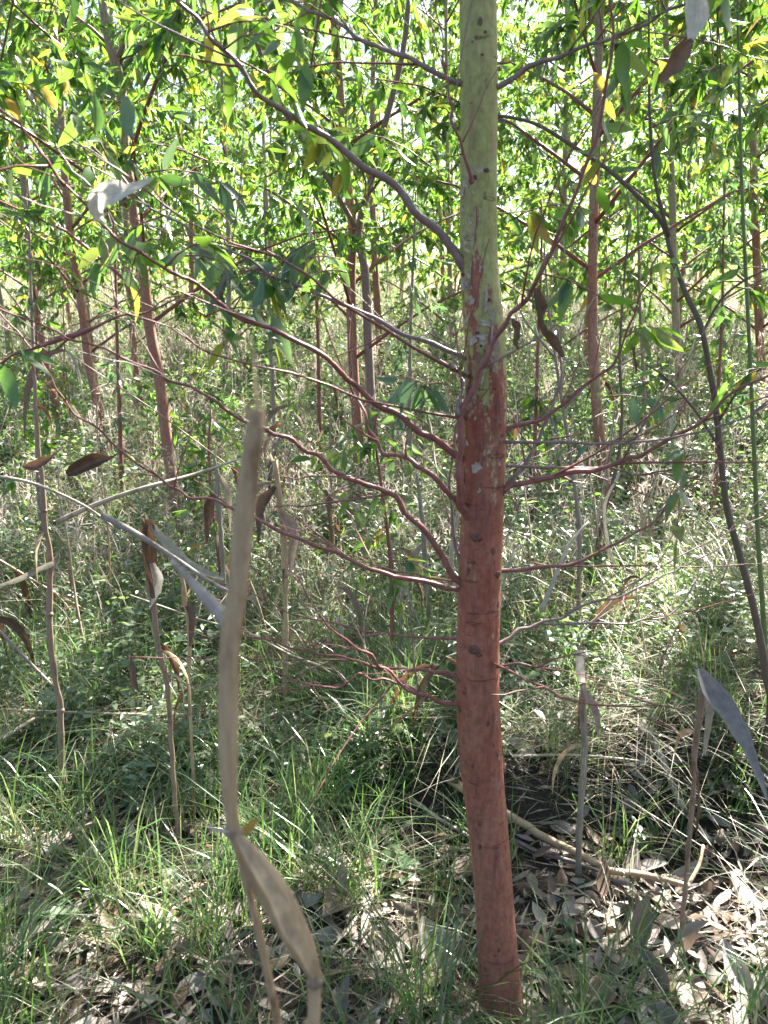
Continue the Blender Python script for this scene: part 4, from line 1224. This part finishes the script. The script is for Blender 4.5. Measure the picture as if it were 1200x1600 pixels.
loose("small dark shrivelled leaf stuck where the crossing branch meets the trunk", [(800, 498), (806, 515), (804, 535), (810, 546)], (1.34, 1.33), [6, 15, 10, 3], M_brown_leaf, curl=0.55, twist=2.0, ripple=0.15)
loose("thin dark shrivelled leaf hanging between the right branches", [(988, 535), (990, 555), (994, 585)], (1.36, 1.36), [4, 9, 3], M_brown_leaf, curl=0.5, twist=2.0)
loose("folded brown leaf with a dark fold on the left branches", [(104, 742), (125, 730), (150, 720), (172, 716), (190, 706), (204, 708)], (1.51, 1.52), [8, 24, 22, 6, 1.5, 1.5], M_brown_leaf, curl=0.5, twist=0.5)
loose("small brown leaf hanging near the left edge beside the folded one", [(36, 728), (52, 728), (68, 720), (82, 712), (104, 690), (122, 644)], (1.5, 1.53), [5, 14, 14, 4, 1.4, 1.4], M_brown_leaf, curl=0.25, twist=0.6)
loose("small brown curled leaf hanging low at the left among grass", [(246, 930), (225, 975), (207, 1010), (203, 1028), (206, 1045), (208, 1066), (216, 1082)], (2.0, 1.95, 1.9), [1.2, 1.2, 1.5, 4, 9, 12, 3], M_brown_leaf, curl=0.35, twist=1.0)
loose("single grey green leaf hanging in front of the leaning tree's trunk", [(196, 150), (200, 175), (200, 195), (206, 215)], (0.8, 0.8), [10, 24, 20, 6], M_leaf_blue, name="hanging_leaf", curl=0.2)
for k, (a, b, Y, l) in enumerate([(20, 168, 1.6, "yellow leaf glowing at the upper left edge"), (78, 152, 1.7, "orange yellow leaf right of the glowing one at upper left"), (938, 128, 1.9, "yellow leaf beside the upper right branch"),
                                  (920, 268, 2.0, "small yellow leaf right of the crossing branch")]):
    r = np.random.default_rng(900 + k)
    o = rib("yellow_leaf", [(a - 12, b - 14), (a - 2, b - 4), (a + 5, b + 8), (a + 9, b + 20)], (Y, Y + 0.02), [4, 14, 15, 4], M_yellow, curl=0.15, twist=float(r.uniform(-0.8, 0.8)))
    tag(o, l, "yellow leaf")

# ------------------------------------------------------------------ sticks on the ground
def stick(label, trace, lift, w0, w1, mat, name="fallen_stick", group=None, cat="stick", seed=1):
    r = np.random.default_rng(seed)
    pts = np.array([ground_hit(a, b) for a, b in trace]) + np.array([0, 0, lift])
    n = 5
    C = catmull(pts, n)
    C += r.standard_normal(C.shape) * 0.001
    rad = np.linspace(w0, w1, len(C)) * depth_of(C) / F / 2
    C[:, 2] = np.maximum(C[:, 2], gz(C[:, 0], C[:, 1]) + rad * 0.6)
    base = C[0].copy()
    t = empty(name, base, label, cat, group)
    tube_obj("stem", C, rad, mat, t, base, 9, 0.03)
    return t, C, base


t_, C_, b_ = stick("long pale fallen maize stalk lying right of the trunk, bent up at its end", [(700, 1245), (745, 1280), (790, 1298), (850, 1338), (905, 1364), (950, 1390), (1010, 1398), (1072, 1414)], 0.06, 14, 9, M_maize, seed=51)
e0 = C_[-1]; e1 = e0 + np.array([0.08, 0.10, 0.06])
tube_obj("bent_end", catmull(np.array([e0, (e0 + e1) / 2 + np.array([0.01, 0, 0]), e1]), 3), np.linspace(0.0066, 0.005, 7), M_maize, t_, b_, 8, 0.03, 0.8)
tube_obj("node", np.array([e0 + np.array([-0.008, -0.002, 0]), e0, e0 + np.array([0.006, 0.006, 0.004])]), [0.0066, 0.0082, 0.0066], M_maize_brown, t_, b_, 8)
stick("pale stick rising at the left edge above the grass", [(-20, 1205), (20, 1180), (60, 1152)], 0.08, 9, 6, M_stick, seed=52)
stick("thin grey stick lying left of the trunk base", [(640, 1272), (690, 1302), (745, 1335)], 0.04, 7, 5, M_stick, seed=53)
stick("thin brown stick lying right of the trunk near the bank", [(800, 1325), (850, 1345), (900, 1360), (960, 1380)], 0.02, 8, 5, M_twig, seed=54)
stick("dark twig lying across the litter at bottom right", [(905, 1560), (960, 1575), (1040, 1600)], 0.015, 5, 4, M_twig, seed=55)
stick("slanting grey maize stem leaning down the bank at the right", [(1000, 1160), (1030, 1220), (1060, 1280), (1105, 1345)], 0.06, 11, 9, M_stick, seed=56)
stick("straight horizontal straw stem across the grass at middle left", [(20, 1150), (140, 1152), (260, 1156), (340, 1152)], 0.10, 4, 3, M_stick, seed=57)
stick("bright straw stem across the bank right of the trunk", [(800, 1245), (900, 1246), (1010, 1258)], 0.14, 4, 3, M_stick, seed=58)


def mid_stick(label, trace, Y, w0, w1, mat, seed):
    p = catmull(traced(trace, Y), 4)
    base = p[0].copy()
    t = empty("dry_stick", base, label, "stick")
    tube_obj("stem", p, np.linspace(w0, w1, len(p)) * depth_of(p) / F / 2, mat, t, base, 7, 0.03)


mid_stick("long tan stalk lying slantwise through the grass at left", [(90, 815), (150, 788), (225, 762), (300, 742), (370, 718)], (2.4, 2.4, 2.6), 9, 4, M_stick, 1)
mid_stick("pale bent stalk coming in from the left edge", [(-20, 742), (40, 752), (90, 770), (140, 795), (175, 822)], (2.0, 2.1), 6, 3, M_stick, 2)
mid_stick("grey broken stalk sloping down to the blurred foreground stalk", [(160, 805), (215, 835), (270, 870), (330, 910), (380, 935)], (1.9, 1.8), 11, 5, M_maize_grey, 3)
mid_stick("white forked twig lying in the grass right of the trunk", [(845, 955), (860, 920), (872, 890), (890, 850), (920, 815)], (2.2, 2.3), 8, 4, M_pale_leaf, 4)
mid_stick("white straw leaning against the red footed tree", [(960, 880), (950, 850), (945, 790), (968, 740)], (3.4, 3.4), 6, 4, M_pale_leaf, 5)
mid_stick("pale split straw just left of the big trunk", [(717, 930), (705, 880), (712, 820), (716, 800)], (1.75, 1.7), 9, 5, M_pale_leaf, 6)

# curled husk on the ground
def husk():
    c = [ground_hit(a, b) + np.array([0, 0, h]) for a, b, h in [(940, 1395, 0.05), (975, 1412, 0.065), (992, 1440, 0.05), (975, 1466, 0.02), (935, 1474, 0.012), (905, 1448, 0.02)]]
    C = catmull(np.array(c), 5)
    w = np.interp(np.linspace(0, 1, len(C)), [0, 0.3, 0.6, 0.85, 1], [0.012, 0.030, 0.036, 0.028, 0.006])
    V, q, t = ribbon_geo(C, w, [0.3, 0.9, 1.4, 1.8], 0.2, 5, 0.05)
    b = C[3]
    e = empty("maize_husk", b, "curled pale maize husk looped on the litter under the fallen stalk", "husk")
    m1 = link("outer_leaf", mesh_np("outer_leaf", V - b, q, None, M_litter), e)
    C2 = C[:15] + np.array([-0.015, -0.005, -0.012])
    V, q, t = ribbon_geo(C2, w[:15] * 0.7, [1.0, 1.9], 0.3, 5, 0.05)
    link("inner_leaf", mesh_np("inner_leaf", V - b, q, None, M_brown_leaf), e)


husk()

# ------------------------------------------------------------------ weeds with leaves of their own
def weed(label, px, py, h, n, size, mat, seed, stems=1, name="weed_plant", lean=0.12, group=None):
    r = np.random.default_rng(seed)
    b = ground_hit(px, py)
    t = empty(name, b, label, "weed", group)
    pos, ax = [], []
    for s in range(stems):
        u = np.linspace(0, 1, 7)[:, None]
        d = np.array([r.standard_normal() * lean, r.standard_normal() * lean, 1.0])
        st = b + (np.array([r.uniform(-1, 1), r.uniform(-1, 1), 0]) * 0.03 * (stems > 1)) + d * h * r.uniform(0.75, 1.1) * u + np.array([r.uniform(-.1, .1), r.uniform(-.1, .1), 0]) * h * u * u
        tube_obj("stem", st, np.linspace(0.0024, 0.001, 7), M_green_stem, t, b, 5)
        for k in range(n):
            q = 0.25 + 0.75 * (k + 0.5) / n
            p = st[min(int(q * 6), 5)] + (st[min(int(q * 6) + 1, 6)] - st[min(int(q * 6), 5)]) * (q * 6 - int(q * 6))
            for side in (0, math.pi):
                a = k * 1.57 + side + r.uniform(-0.4, 0.4)
                pos.append(p); ax.append([math.cos(a), math.sin(a), r.uniform(-0.25, 0.55)])
    pos = np.array(pos); ax = np.array(ax)
    R = rot_from(ax, np.array([0, 0, 1.0]) + r.standard_normal((len(pos), 3)) * 0.25)
    S = size * r.uniform(0.6, 1.15, len(pos))
    leaf_objects(pos, R, S, mat, t, b, "leaf", LT_WEED)


LT_WEED = [leaf_template(4, w, b, f, d) for w, b, f, d in [(0.55, 0.03, 0.2, 0.2), (0.62, -0.03, 0.25, 0.3), (0.48, 0.04, 0.15, 0.12)]]
weed("broad leaved weed with pale green paired leaves left of the trunk", 592, 1225, 0.30, 6, 0.055, M_weed, 61, 3)
weed("bright low weed with rounded leaves at the left under the straw stem", 185, 1215, 0.16, 4, 0.06, M_weed, 62, 3)
weed("dark leaved weed in the shade beside the trunk foot at left", 640, 1395, 0.13, 4, 0.05, M_weed, 63, 2)
weed("small weed sprouting from the shaded bank at the right", 1010, 1340, 0.12, 4, 0.04, M_weed, 64, 2)
weed("leafy weed standing in the grass left of the brown maize stalk", 130, 1010, 0.34, 7, 0.05, M_weed, 65, 3)
weed("leafy weed behind the low twigs right of the trunk", 870, 1090, 0.28, 6, 0.045, M_weed, 66, 3)
weed("light green weed near the right edge above the grey leaf", 1150, 1010, 0.32, 7, 0.045, M_weed, 67, 3)
weed("weed with small leaves between the foreground stalk and the low branches", 520, 1120, 0.26, 6, 0.042, M_weed, 68, 3)
weed("grey green feathery weed left of the foreground stalk", 205, 1290, 0.22, 9, 0.032, M_leaf_blue, 69, 3)
weed("tall leafy weed in the sunlit grass below the leaning tree", 235, 900, 0.5, 9, 0.055, M_weed, 70, 4)
weed("tall leafy weed in the grass right of the red footed tree", 1030, 905, 0.45, 9, 0.05, M_weed, 71, 4)
weed("bright weed among the grass at the far left edge", 25, 930, 0.4, 8, 0.055, M_weed, 72, 4)
weed("weed low in the litter at bottom right beside the trunk", 905, 1500, 0.10, 3, 0.04, M_weed, 73, 2)
weed("round leaved weed at bottom left in the grass", 95, 1470, 0.12, 4, 0.045, M_weed, 74, 2)

# ------------------------------------------------------------------ shrubs and dry stems between the trees
def shrub(x, y, h, label, seed, group=None, mat=None, size=(0.04, 0.085), n=11):
    r = np.random.default_rng(seed)
    b = np.array([x, y, float(gz(x, y))])
    t = empty("shrub", b, label, "shrub", group)
    tw = []
    for k in range(n):
        az = r.uniform(0, 6.28); d = np.array([math.cos(az), math.sin(az), 0]) * r.uniform(0.1, 0.5)
        u = np.linspace(0, 1, 6)[:, None]
        p = b + (d * u + np.array([0, 0, 1]) * (u - 0.25 * u * u)) * h * r.uniform(0.6, 1.2) + r.standard_normal((6, 3)) * 0.012 * u
        tube_obj("stem", p, np.linspace(0.005, 0.0015, 6), M_twig if r.random() < 0.5 else M_green_stem, t, b, 5)
        for _ in range(4):
            kk = r.integers(2, 6); dd = r.standard_normal(3) * np.array([1, 1, 0.6]); dd /= np.linalg.norm(dd); l = r.uniform(0.1, 0.22)
            w = np.linspace(0, 1, 4)[:, None]
            tw.append(p[kk] + dd * l * w)
    V, q, ti = join_geo([tube_geo(p, np.linspace(0.0018, 0.0008, 4), 3) for p in tw])
    o = link("twigs", mesh_np("twigs", V - b, q, ti, M_green_stem), t); o["kind"] = "stuff"
    pos, R, S = leaves_on_twigs(tw, r, 13, size, 0.1)
    add_leaves(pos, R, S, t, b, mat or M_weed, 60, r, min_px=10, lo_far=5)


def understorey():
    r = np.random.default_rng(404)
    g = "leafy shrubs in the tall grass between the trees"
    n = 0
    while n < 60:
        y = r.uniform(5.4, 15); x = r.uniform(-1, 1) * (0.54 * y + 0.6)
        n += 1
        shrub(x, y, r.uniform(0.5, 1.25) * (1 + 0.06 * max(0, y - 5)), "small leaved shrub growing up through the tall grass between the trees", 1000 + n, g, M_weed if r.random() < 0.65 else M_leaf, (0.05, 0.11))
    g = "thin dry stems standing in the tall grass"
    for k in range(120):
        y = r.uniform(2.9, 9) if k > 12 else r.uniform(2.4, 3.4)
        x = r.uniform(-1, 1) * (0.53 * y + 0.4)
        b = np.array([x, y, float(gz(x, y))])
        h = r.uniform(0.6, 1.7) if y > 3.4 else r.uniform(0.4, 0.9)
        lean = r.standard_normal(2) * (0.22 if r.random() < 0.7 else 0.8)
        m = 7
        u = np.linspace(0, 1, m)[:, None]
        p = b + np.array([lean[0], lean[1], 1]) * h * u + np.array([lean[1], -lean[0], 0]) * h * 0.3 * u * u + r.standard_normal((m, 3)) * 0.010 * u
        t = empty("dead_stalk", b, "thin dry brown stem standing or leaning in the tall grass", "stalk", g)
        mt = [M_stick, M_maize_brown, M_twig, M_maize, M_branch_grey][r.integers(5)]
        tube_obj("stem", p, np.linspace(0.0055, 0.0015, m) * r.uniform(0.6, 1.5), mt, t, b, 5, 0.05)
        for _ in range(r.integers(1, 4)):
            kk = r.integers(2, m - 1); dd = r.standard_normal(3) * np.array([1, 1, 0.4]); dd /= np.linalg.norm(dd); l = r.uniform(0.12, 0.4)
            w = np.linspace(0, 1, 5)[:, None]
            tube_obj("side_twig", p[kk] + dd * l * w + np.array([0, 0, -0.4]) * l * w * w, np.linspace(0.0024, 0.0008, 5), mt, t, b, 4)
        for _ in range(r.integers(0, 5)):
            kk = r.integers(2, m - 1); dd = r.standard_normal(3) * np.array([1, 1, 0.2]); dd /= np.linalg.norm(dd); l = r.uniform(0.15, 0.42); ws = r.uniform(0.7, 1.9)
            w = np.linspace(0, 1, 7)[:, None]
            V, q, ti = ribbon_geo(p[kk] + dd * l * w * (1 - 0.45 * w) + np.array([0, 0, -1]) * l * w * w, ws * np.array([0.006, 0.014, 0.018, 0.018, 0.014, 0.009, 0.002]), float(r.uniform(-2, 2)), 0.35, 4, 0.1)
            link("dry_leaf", mesh_np("dry_leaf", V - b, q, None, M_brown_leaf if r.random() < 0.4 else M_dry), t)


understorey()

# ------------------------------------------------------------------ ground cover
def in_wedge(n, y0, y1, r, power=1.0, margin=0.9):
    y = y0 + (y1 - y0) * r.random(n) ** power
    x = r.uniform(-1, 1, n) * (0.54 * y + margin)
    return x, y


def blades(name, x, y, h, w, lean, r, mat, label, cat, seg=3, curve=0.6, z0=-0.01, ztop=0.0):
    n = len(x)
    az = r.uniform(0, 2 * math.pi, n)
    d = np.stack([np.cos(az), np.sin(az), np.zeros(n)], -1)
    side = np.stack([-np.sin(az + r.uniform(-.8, .8, n)), np.cos(az), np.zeros(n)], -1)
    side /= np.linalg.norm(side, axis=1)[:, None]
    b = np.stack([x, y, gz(x, y) + z0 + ztop], -1)
    ts = np.linspace(0, 1, seg + 1)
    rows = []
    for t in ts:
        c = b + d * (h * lean * (t * 0.4 + curve * t ** 2.2))[:, None]
        c[:, 2] += h * (t - 0.35 * np.minimum(lean, 1.6) * t ** 2.5)
        ww = w * (1 - t ** 1.6) * (0.6 + 0.8 * min(t, 0.5))
        if t < 1:
            rows += [c - side * ww[:, None] / 2, c + side * ww[:, None] / 2]
        else:
            rows += [c]
    V = np.stack(rows, 1)                      # n, 2*seg+1, 3
    m = V.shape[1]
    off = (np.arange(n) * m)[:, None]
    q = np.concatenate([off + np.array([2 * k, 2 * k + 1, 2 * k + 3, 2 * k + 2])[None] for k in range(seg - 1)], 0)
    t = off + np.array([2 * seg - 2, 2 * seg - 1, 2 * seg])[None]
    o = link(name, mesh_np(name, V.reshape(-1, 3), q, t, mat, True, {"rnd": np.repeat(r.random(n), m)}))
    return tag(o, label, cat, kind="stuff")


def clumped(n, y0, y1, r, per, spread, power=1.0, margin=0.9, mask=None):
    cx, cy = in_wedge(max(1, n // per), y0, y1, r, power, margin)
    if mask is not None:
        k = r.random(len(cx)) < mask(cx, cy)
        cx, cy = cx[k], cy[k]
    rep = r.poisson(per, len(cx))
    x = np.repeat(cx, rep); y = np.repeat(cy, rep)
    s = np.repeat(r.uniform(0.5, 1.5, len(cx)), rep)
    hs = np.repeat(r.uniform(0.6, 1.25, len(cx)), rep)
    return x + r.standard_normal(len(x)) * spread * s, y + r.standard_normal(len(x)) * spread * s, hs


def tall(y):
    return 0.52 + 0.48 * smooth(4.6, 8.5, y)


def patch(x, y, a=1.0):
    return 0.5 + 0.5 * np.sin(1.7 * a * x + 2.3 * a * y + 0.7) * np.sin(2.9 * a * x - 1.9 * a * y)


def ground_cover():
    r = np.random.default_rng(500)
    # green grass, near
    x, y, hs = clumped(21000, 0.95, 4.2, r, 34, 0.038, 0.8, 0.7, lambda a, b: np.clip(0.35 + 0.65 * patch(a, b, 1.3) + 0.3 * (a < 0.2) - 0.15 * ((a > 0.35) & (b < 2.3)), 0.08, 1) * np.where((a > 0.12) & (a < 1.1) & (b > 1.6) & (b < 2.3), 0.35, 1))
    blades("grass", x, y, hs * r.uniform(0.12, 0.42, len(x)), r.uniform(0.0035, 0.0085, len(x)), r.uniform(0.1, 1.4, len(x)), r, M_grass, "green grass blades growing in tufts through the leaf litter", "grass", 4)
    # grass, middle distance
    x, y, hs = clumped(40000, 3.0, 14, r, 44, 0.08, 1.3, 1.2, lambda a, b: np.clip(1.2 - 1.1 * patch(a, b, 1.2), 0.1, 1))
    blades("grass", x, y, tall(y) * hs * r.uniform(0.22, 0.65, len(x)), r.uniform(0.005, 0.011, len(x)), r.uniform(0.1, 1.2, len(x)), r, M_grass, "taller green grass filling the ground between the trees", "grass", 3)
    # dry grass, near
    x, y, hs = clumped(15000, 1.0, 5.5, r, 22, 0.07, 0.8, 0.7, lambda a, b: np.where((a > 0.1) & (b < 2.35), 0.12, 0.45 + 0.5 * (b > 2.5)))
    blades("dry_grass", x, y, hs * r.uniform(0.08, 0.34, len(x)), r.uniform(0.0012, 0.0032, len(x)), r.uniform(0.4, 2.6, len(x)), r, M_dry, "tangled dry straw grass among the green tufts", "dry grass", 3)
    # overhanging dry grass at the bank
    bx = r.uniform(0.25, 2.2, 1900); by = 2.46 - 0.12 * np.sin(1.9 * bx + 0.6) + r.uniform(-0.08, 0.45, 1900)
    blades("dry_grass", bx, by, r.uniform(0.12, 0.34, 1900), r.uniform(0.0016, 0.0042, 1900), r.uniform(0.8, 2.6, 1900), r, M_dry, "dry grass hanging over the low bank behind the trunk", "dry grass", 4)
    # dry grass, further
    x, y, hs = clumped(24000, 3.0, 16, r, 26, 0.16, 1.25, 1.2)
    blades("dry_grass", x, y, (0.2 + 0.8 * tall(y)) * hs * r.uniform(0.25, 0.95, len(x)), r.uniform(0.004, 0.010, len(x)), r.uniform(0.2, 1.7, len(x)), r, M_dry, "tall dry grass stems standing between the trees", "dry grass", 3)
    # far meadow grass
    x, y, hs = clumped(36000, 13, 40, r, 24, 0.4, 1.3, 3)
    blades("meadow_grass", x, y, hs * r.uniform(0.5, 1.1, len(x)), r.uniform(0.015, 0.035, len(x)), r.uniform(0.1, 1.2, len(x)), r, M_plume, "sunlit pale grass far back under the trees", "dry grass", 2)
    x, y, hs = clumped(30000, 13, 40, r, 24, 0.4, 1.3, 3)
    blades("meadow_grass", x, y, hs * r.uniform(0.5, 1.1, len(x)), r.uniform(0.015, 0.035, len(x)), r.uniform(0.1, 1.2, len(x)), r, M_grass, "sunlit green grass far back under the trees", "grass", 2)
    # broad-leaved undergrowth
    cx, cy = in_wedge(18000, 2.35, 17, r, 1.4, 1.0)
    kk = r.random(len(cx)) < np.clip(0.12 + 1.15 * patch(cx, cy, 1.2), 0, 1) * np.where((cx > 0.1) & (cy < 2.75), 0.25, 1); cx, cy = cx[kk], cy[kk]
    rep = r.poisson(15, len(cx))
    hh = np.repeat((r.uniform(0.05, 1.0, len(cx)) ** 1.4 * (0.35 + 1.0 * patch(cx + 3, cy, 0.8))) * smooth(1.8, 4.2, cy) * (0.25 + 0.75 * tall(cy)) + 0.05, rep)
    x = np.repeat(cx, rep) + r.standard_normal(rep.sum()) * 0.05; y = np.repeat(cy, rep) + r.standard_normal(rep.sum()) * 0.05
    z = gz(x, y) + hh * r.beta(2, 1.2, len(x))
    pos = np.stack([x, y, z], -1)
    R = rot_from(np.stack([r.standard_normal(len(x)), r.standard_normal(len(x)), r.uniform(-0.3, 0.5, len(x))], -1), np.array([0, 0, 1.0]) + 0.55 * r.standard_normal((len(x), 3)))
    o = scatter_obj("undergrowth", [leaf_template(2, 0.5, 0.02, 0.2, 0.2), leaf_template(2, 0.36, 0.06, 0.3, 0.1)], pos, R, np.repeat(r.uniform(0.55, 1.5, len(cx)), rep) * r.uniform(0.022, 0.05, len(x)) * (0.8 + 0.08 * y), M_weed, r)
    tag(o, "small leaved weeds and creepers covering the ground between the trees", "undergrowth", kind="stuff")
    # fluffy seed heads on the tall grass
    n = 900
    cx, cy = in_wedge(n, 3.6, 17, r, 1.2, 0.8)
    m = 46
    top = gz(cx, cy) + r.uniform(0.55, 1.25, n) * (1 + 0.05 * np.clip(cy - 5, 0, 12)) * (0.4 + 0.6 * tall(cy))
    lx = r.standard_normal(n) * 0.1
    u = r.random((n, m))
    px = cx[:, None] + lx[:, None] * u + r.standard_normal((n, m)) * 0.02
    py = cy[:, None] + r.standard_normal((n, m)) * 0.02
    pz = top[:, None] - u * 0.28
    pos = np.stack([px, py, pz], -1).reshape(-1, 3)
    ax = r.standard_normal((n * m, 3)) * 0.6 + np.array([0, 0, 0.7])
    R = rot_from(ax, r.standard_normal((n * m, 3)))
    o = scatter_obj("grass_plumes", [leaf_template(2, 0.12, 0.1, 0.2, 0.1)], pos, R, r.uniform(0.03, 0.07, n * m), M_plume, r)
    tag(o, "fluffy pinkish seed heads on the tall grass", "grass plumes", kind="stuff")
    # stems of those plumes and thin straws
    st = [tube_geo(np.array([[a, b, gz(a, b)], [a + l * 0.2, b, (t_ + gz(a, b)) / 2], [a + l * 0.6, b, t_ - 0.02]]), [0.0022, 0.002, 0.001], 3) for a, b, t_, l in zip(cx, cy, top, lx)]
    V, q, t = join_geo(st)
    o = link("straw_stems", mesh_np("straw_stems", V, q, t, M_stick))
    tag(o, "thin straw stems carrying the fluffy seed heads", "dry grass", kind="stuff")


ground_cover()


def litter():
    r = np.random.default_rng(600)
    # the leaves that can be picked out, near the camera
    n = 300
    grp = "dry leaves fallen on the ground"
    lab = "dry pale eucalyptus leaf fallen flat among grass and litter"
    ms = leaf_meshes(M_litter, LT_LIT)
    placed = 0
    while placed < n:
        y = 1.12 + 1.35 * r.random() ** 1.1
        x = r.uniform(-0.55 * y - 0.05, 0.55 * y + 0.05)
        keep = 0.55 + 0.45 * (x > 0.25) if y < 2.0 else 0.5
        if r.random() > keep: continue
        s = r.uniform(0.055, 0.14)
        nrm = Vector((r.standard_normal() * 0.35, r.standard_normal() * 0.35 - 0.1, 1)).normalized()
        a = r.uniform(0, 2 * math.pi)
        ydir = Vector((math.cos(a), math.sin(a), 0)); ydir = (ydir - nrm * ydir.dot(nrm)).normalized()
        xdir = ydir.cross(nrm)
        z = float(gz(x, y)) + r.uniform(0.006, 0.03)
        o = bpy.data.objects.new("fallen_leaf", ms[int(r.integers(len(ms)))])
        col.objects.link(o)
        o.matrix_basis = Matrix([[xdir.x * s, ydir.x * s, nrm.x * s, x], [xdir.y * s, ydir.y * s, nrm.y * s, y], [xdir.z * s, ydir.z * s, nrm.z * s, z], [0, 0, 0, 1]])
        tag(o, lab, "fallen leaf", grp)
        placed += 1
    # the rest
    m = 8500
    x, y = in_wedge(m, 0.9, 6.5, r, 1.2, 0.7)
    z = gz(x, y) + r.uniform(0.002, 0.03, m)
    a = r.uniform(0, 2 * math.pi, m)
    R = rot_from(np.stack([np.cos(a), np.sin(a), r.standard_normal(m) * 0.2], -1), np.array([0, 0, 1.0]) + 0.35 * r.standard_normal((m, 3)))
    o = scatter_obj("leaf_litter", [leaf_template(3, 0.34, 0.12, 0.6, -0.2), leaf_template(3, 0.42, -0.1, -0.5, 0.25)], np.stack([x, y, z], -1), R, r.uniform(0.03, 0.10, m), M_litter, r)
    tag(o, "broken dry leaves and bark scraps covering the soil", "leaf litter", kind="stuff")
    m = 9000
    x, y = in_wedge(m, 0.9, 5, r, 1.1, 0.6)
    z = gz(x, y) + r.uniform(0.002, 0.03, m)
    a = r.uniform(0, 2 * math.pi, m)
    R = rot_from(np.stack([np.cos(a), np.sin(a), r.standard_normal(m) * 0.15], -1), np.array([0, 0, 1.0]) + 0.3 * r.standard_normal((m, 3)))
    o = scatter_obj("twig_litter", [leaf_template(2, 0.05, 0.1, 0.6, -0.1), leaf_template(2, 0.08, -0.15, 0.5, 0.1)], np.stack([x, y, z], -1), R, r.uniform(0.03, 0.16, m), M_dry, r)
    tag(o, "short bits of straw and twig scattered over the soil", "leaf litter", kind="stuff")


litter()
print("objects", len(bpy.data.objects), "faces", sum(len(o.data.polygons) for o in bpy.data.objects if o.type == 'MESH'))
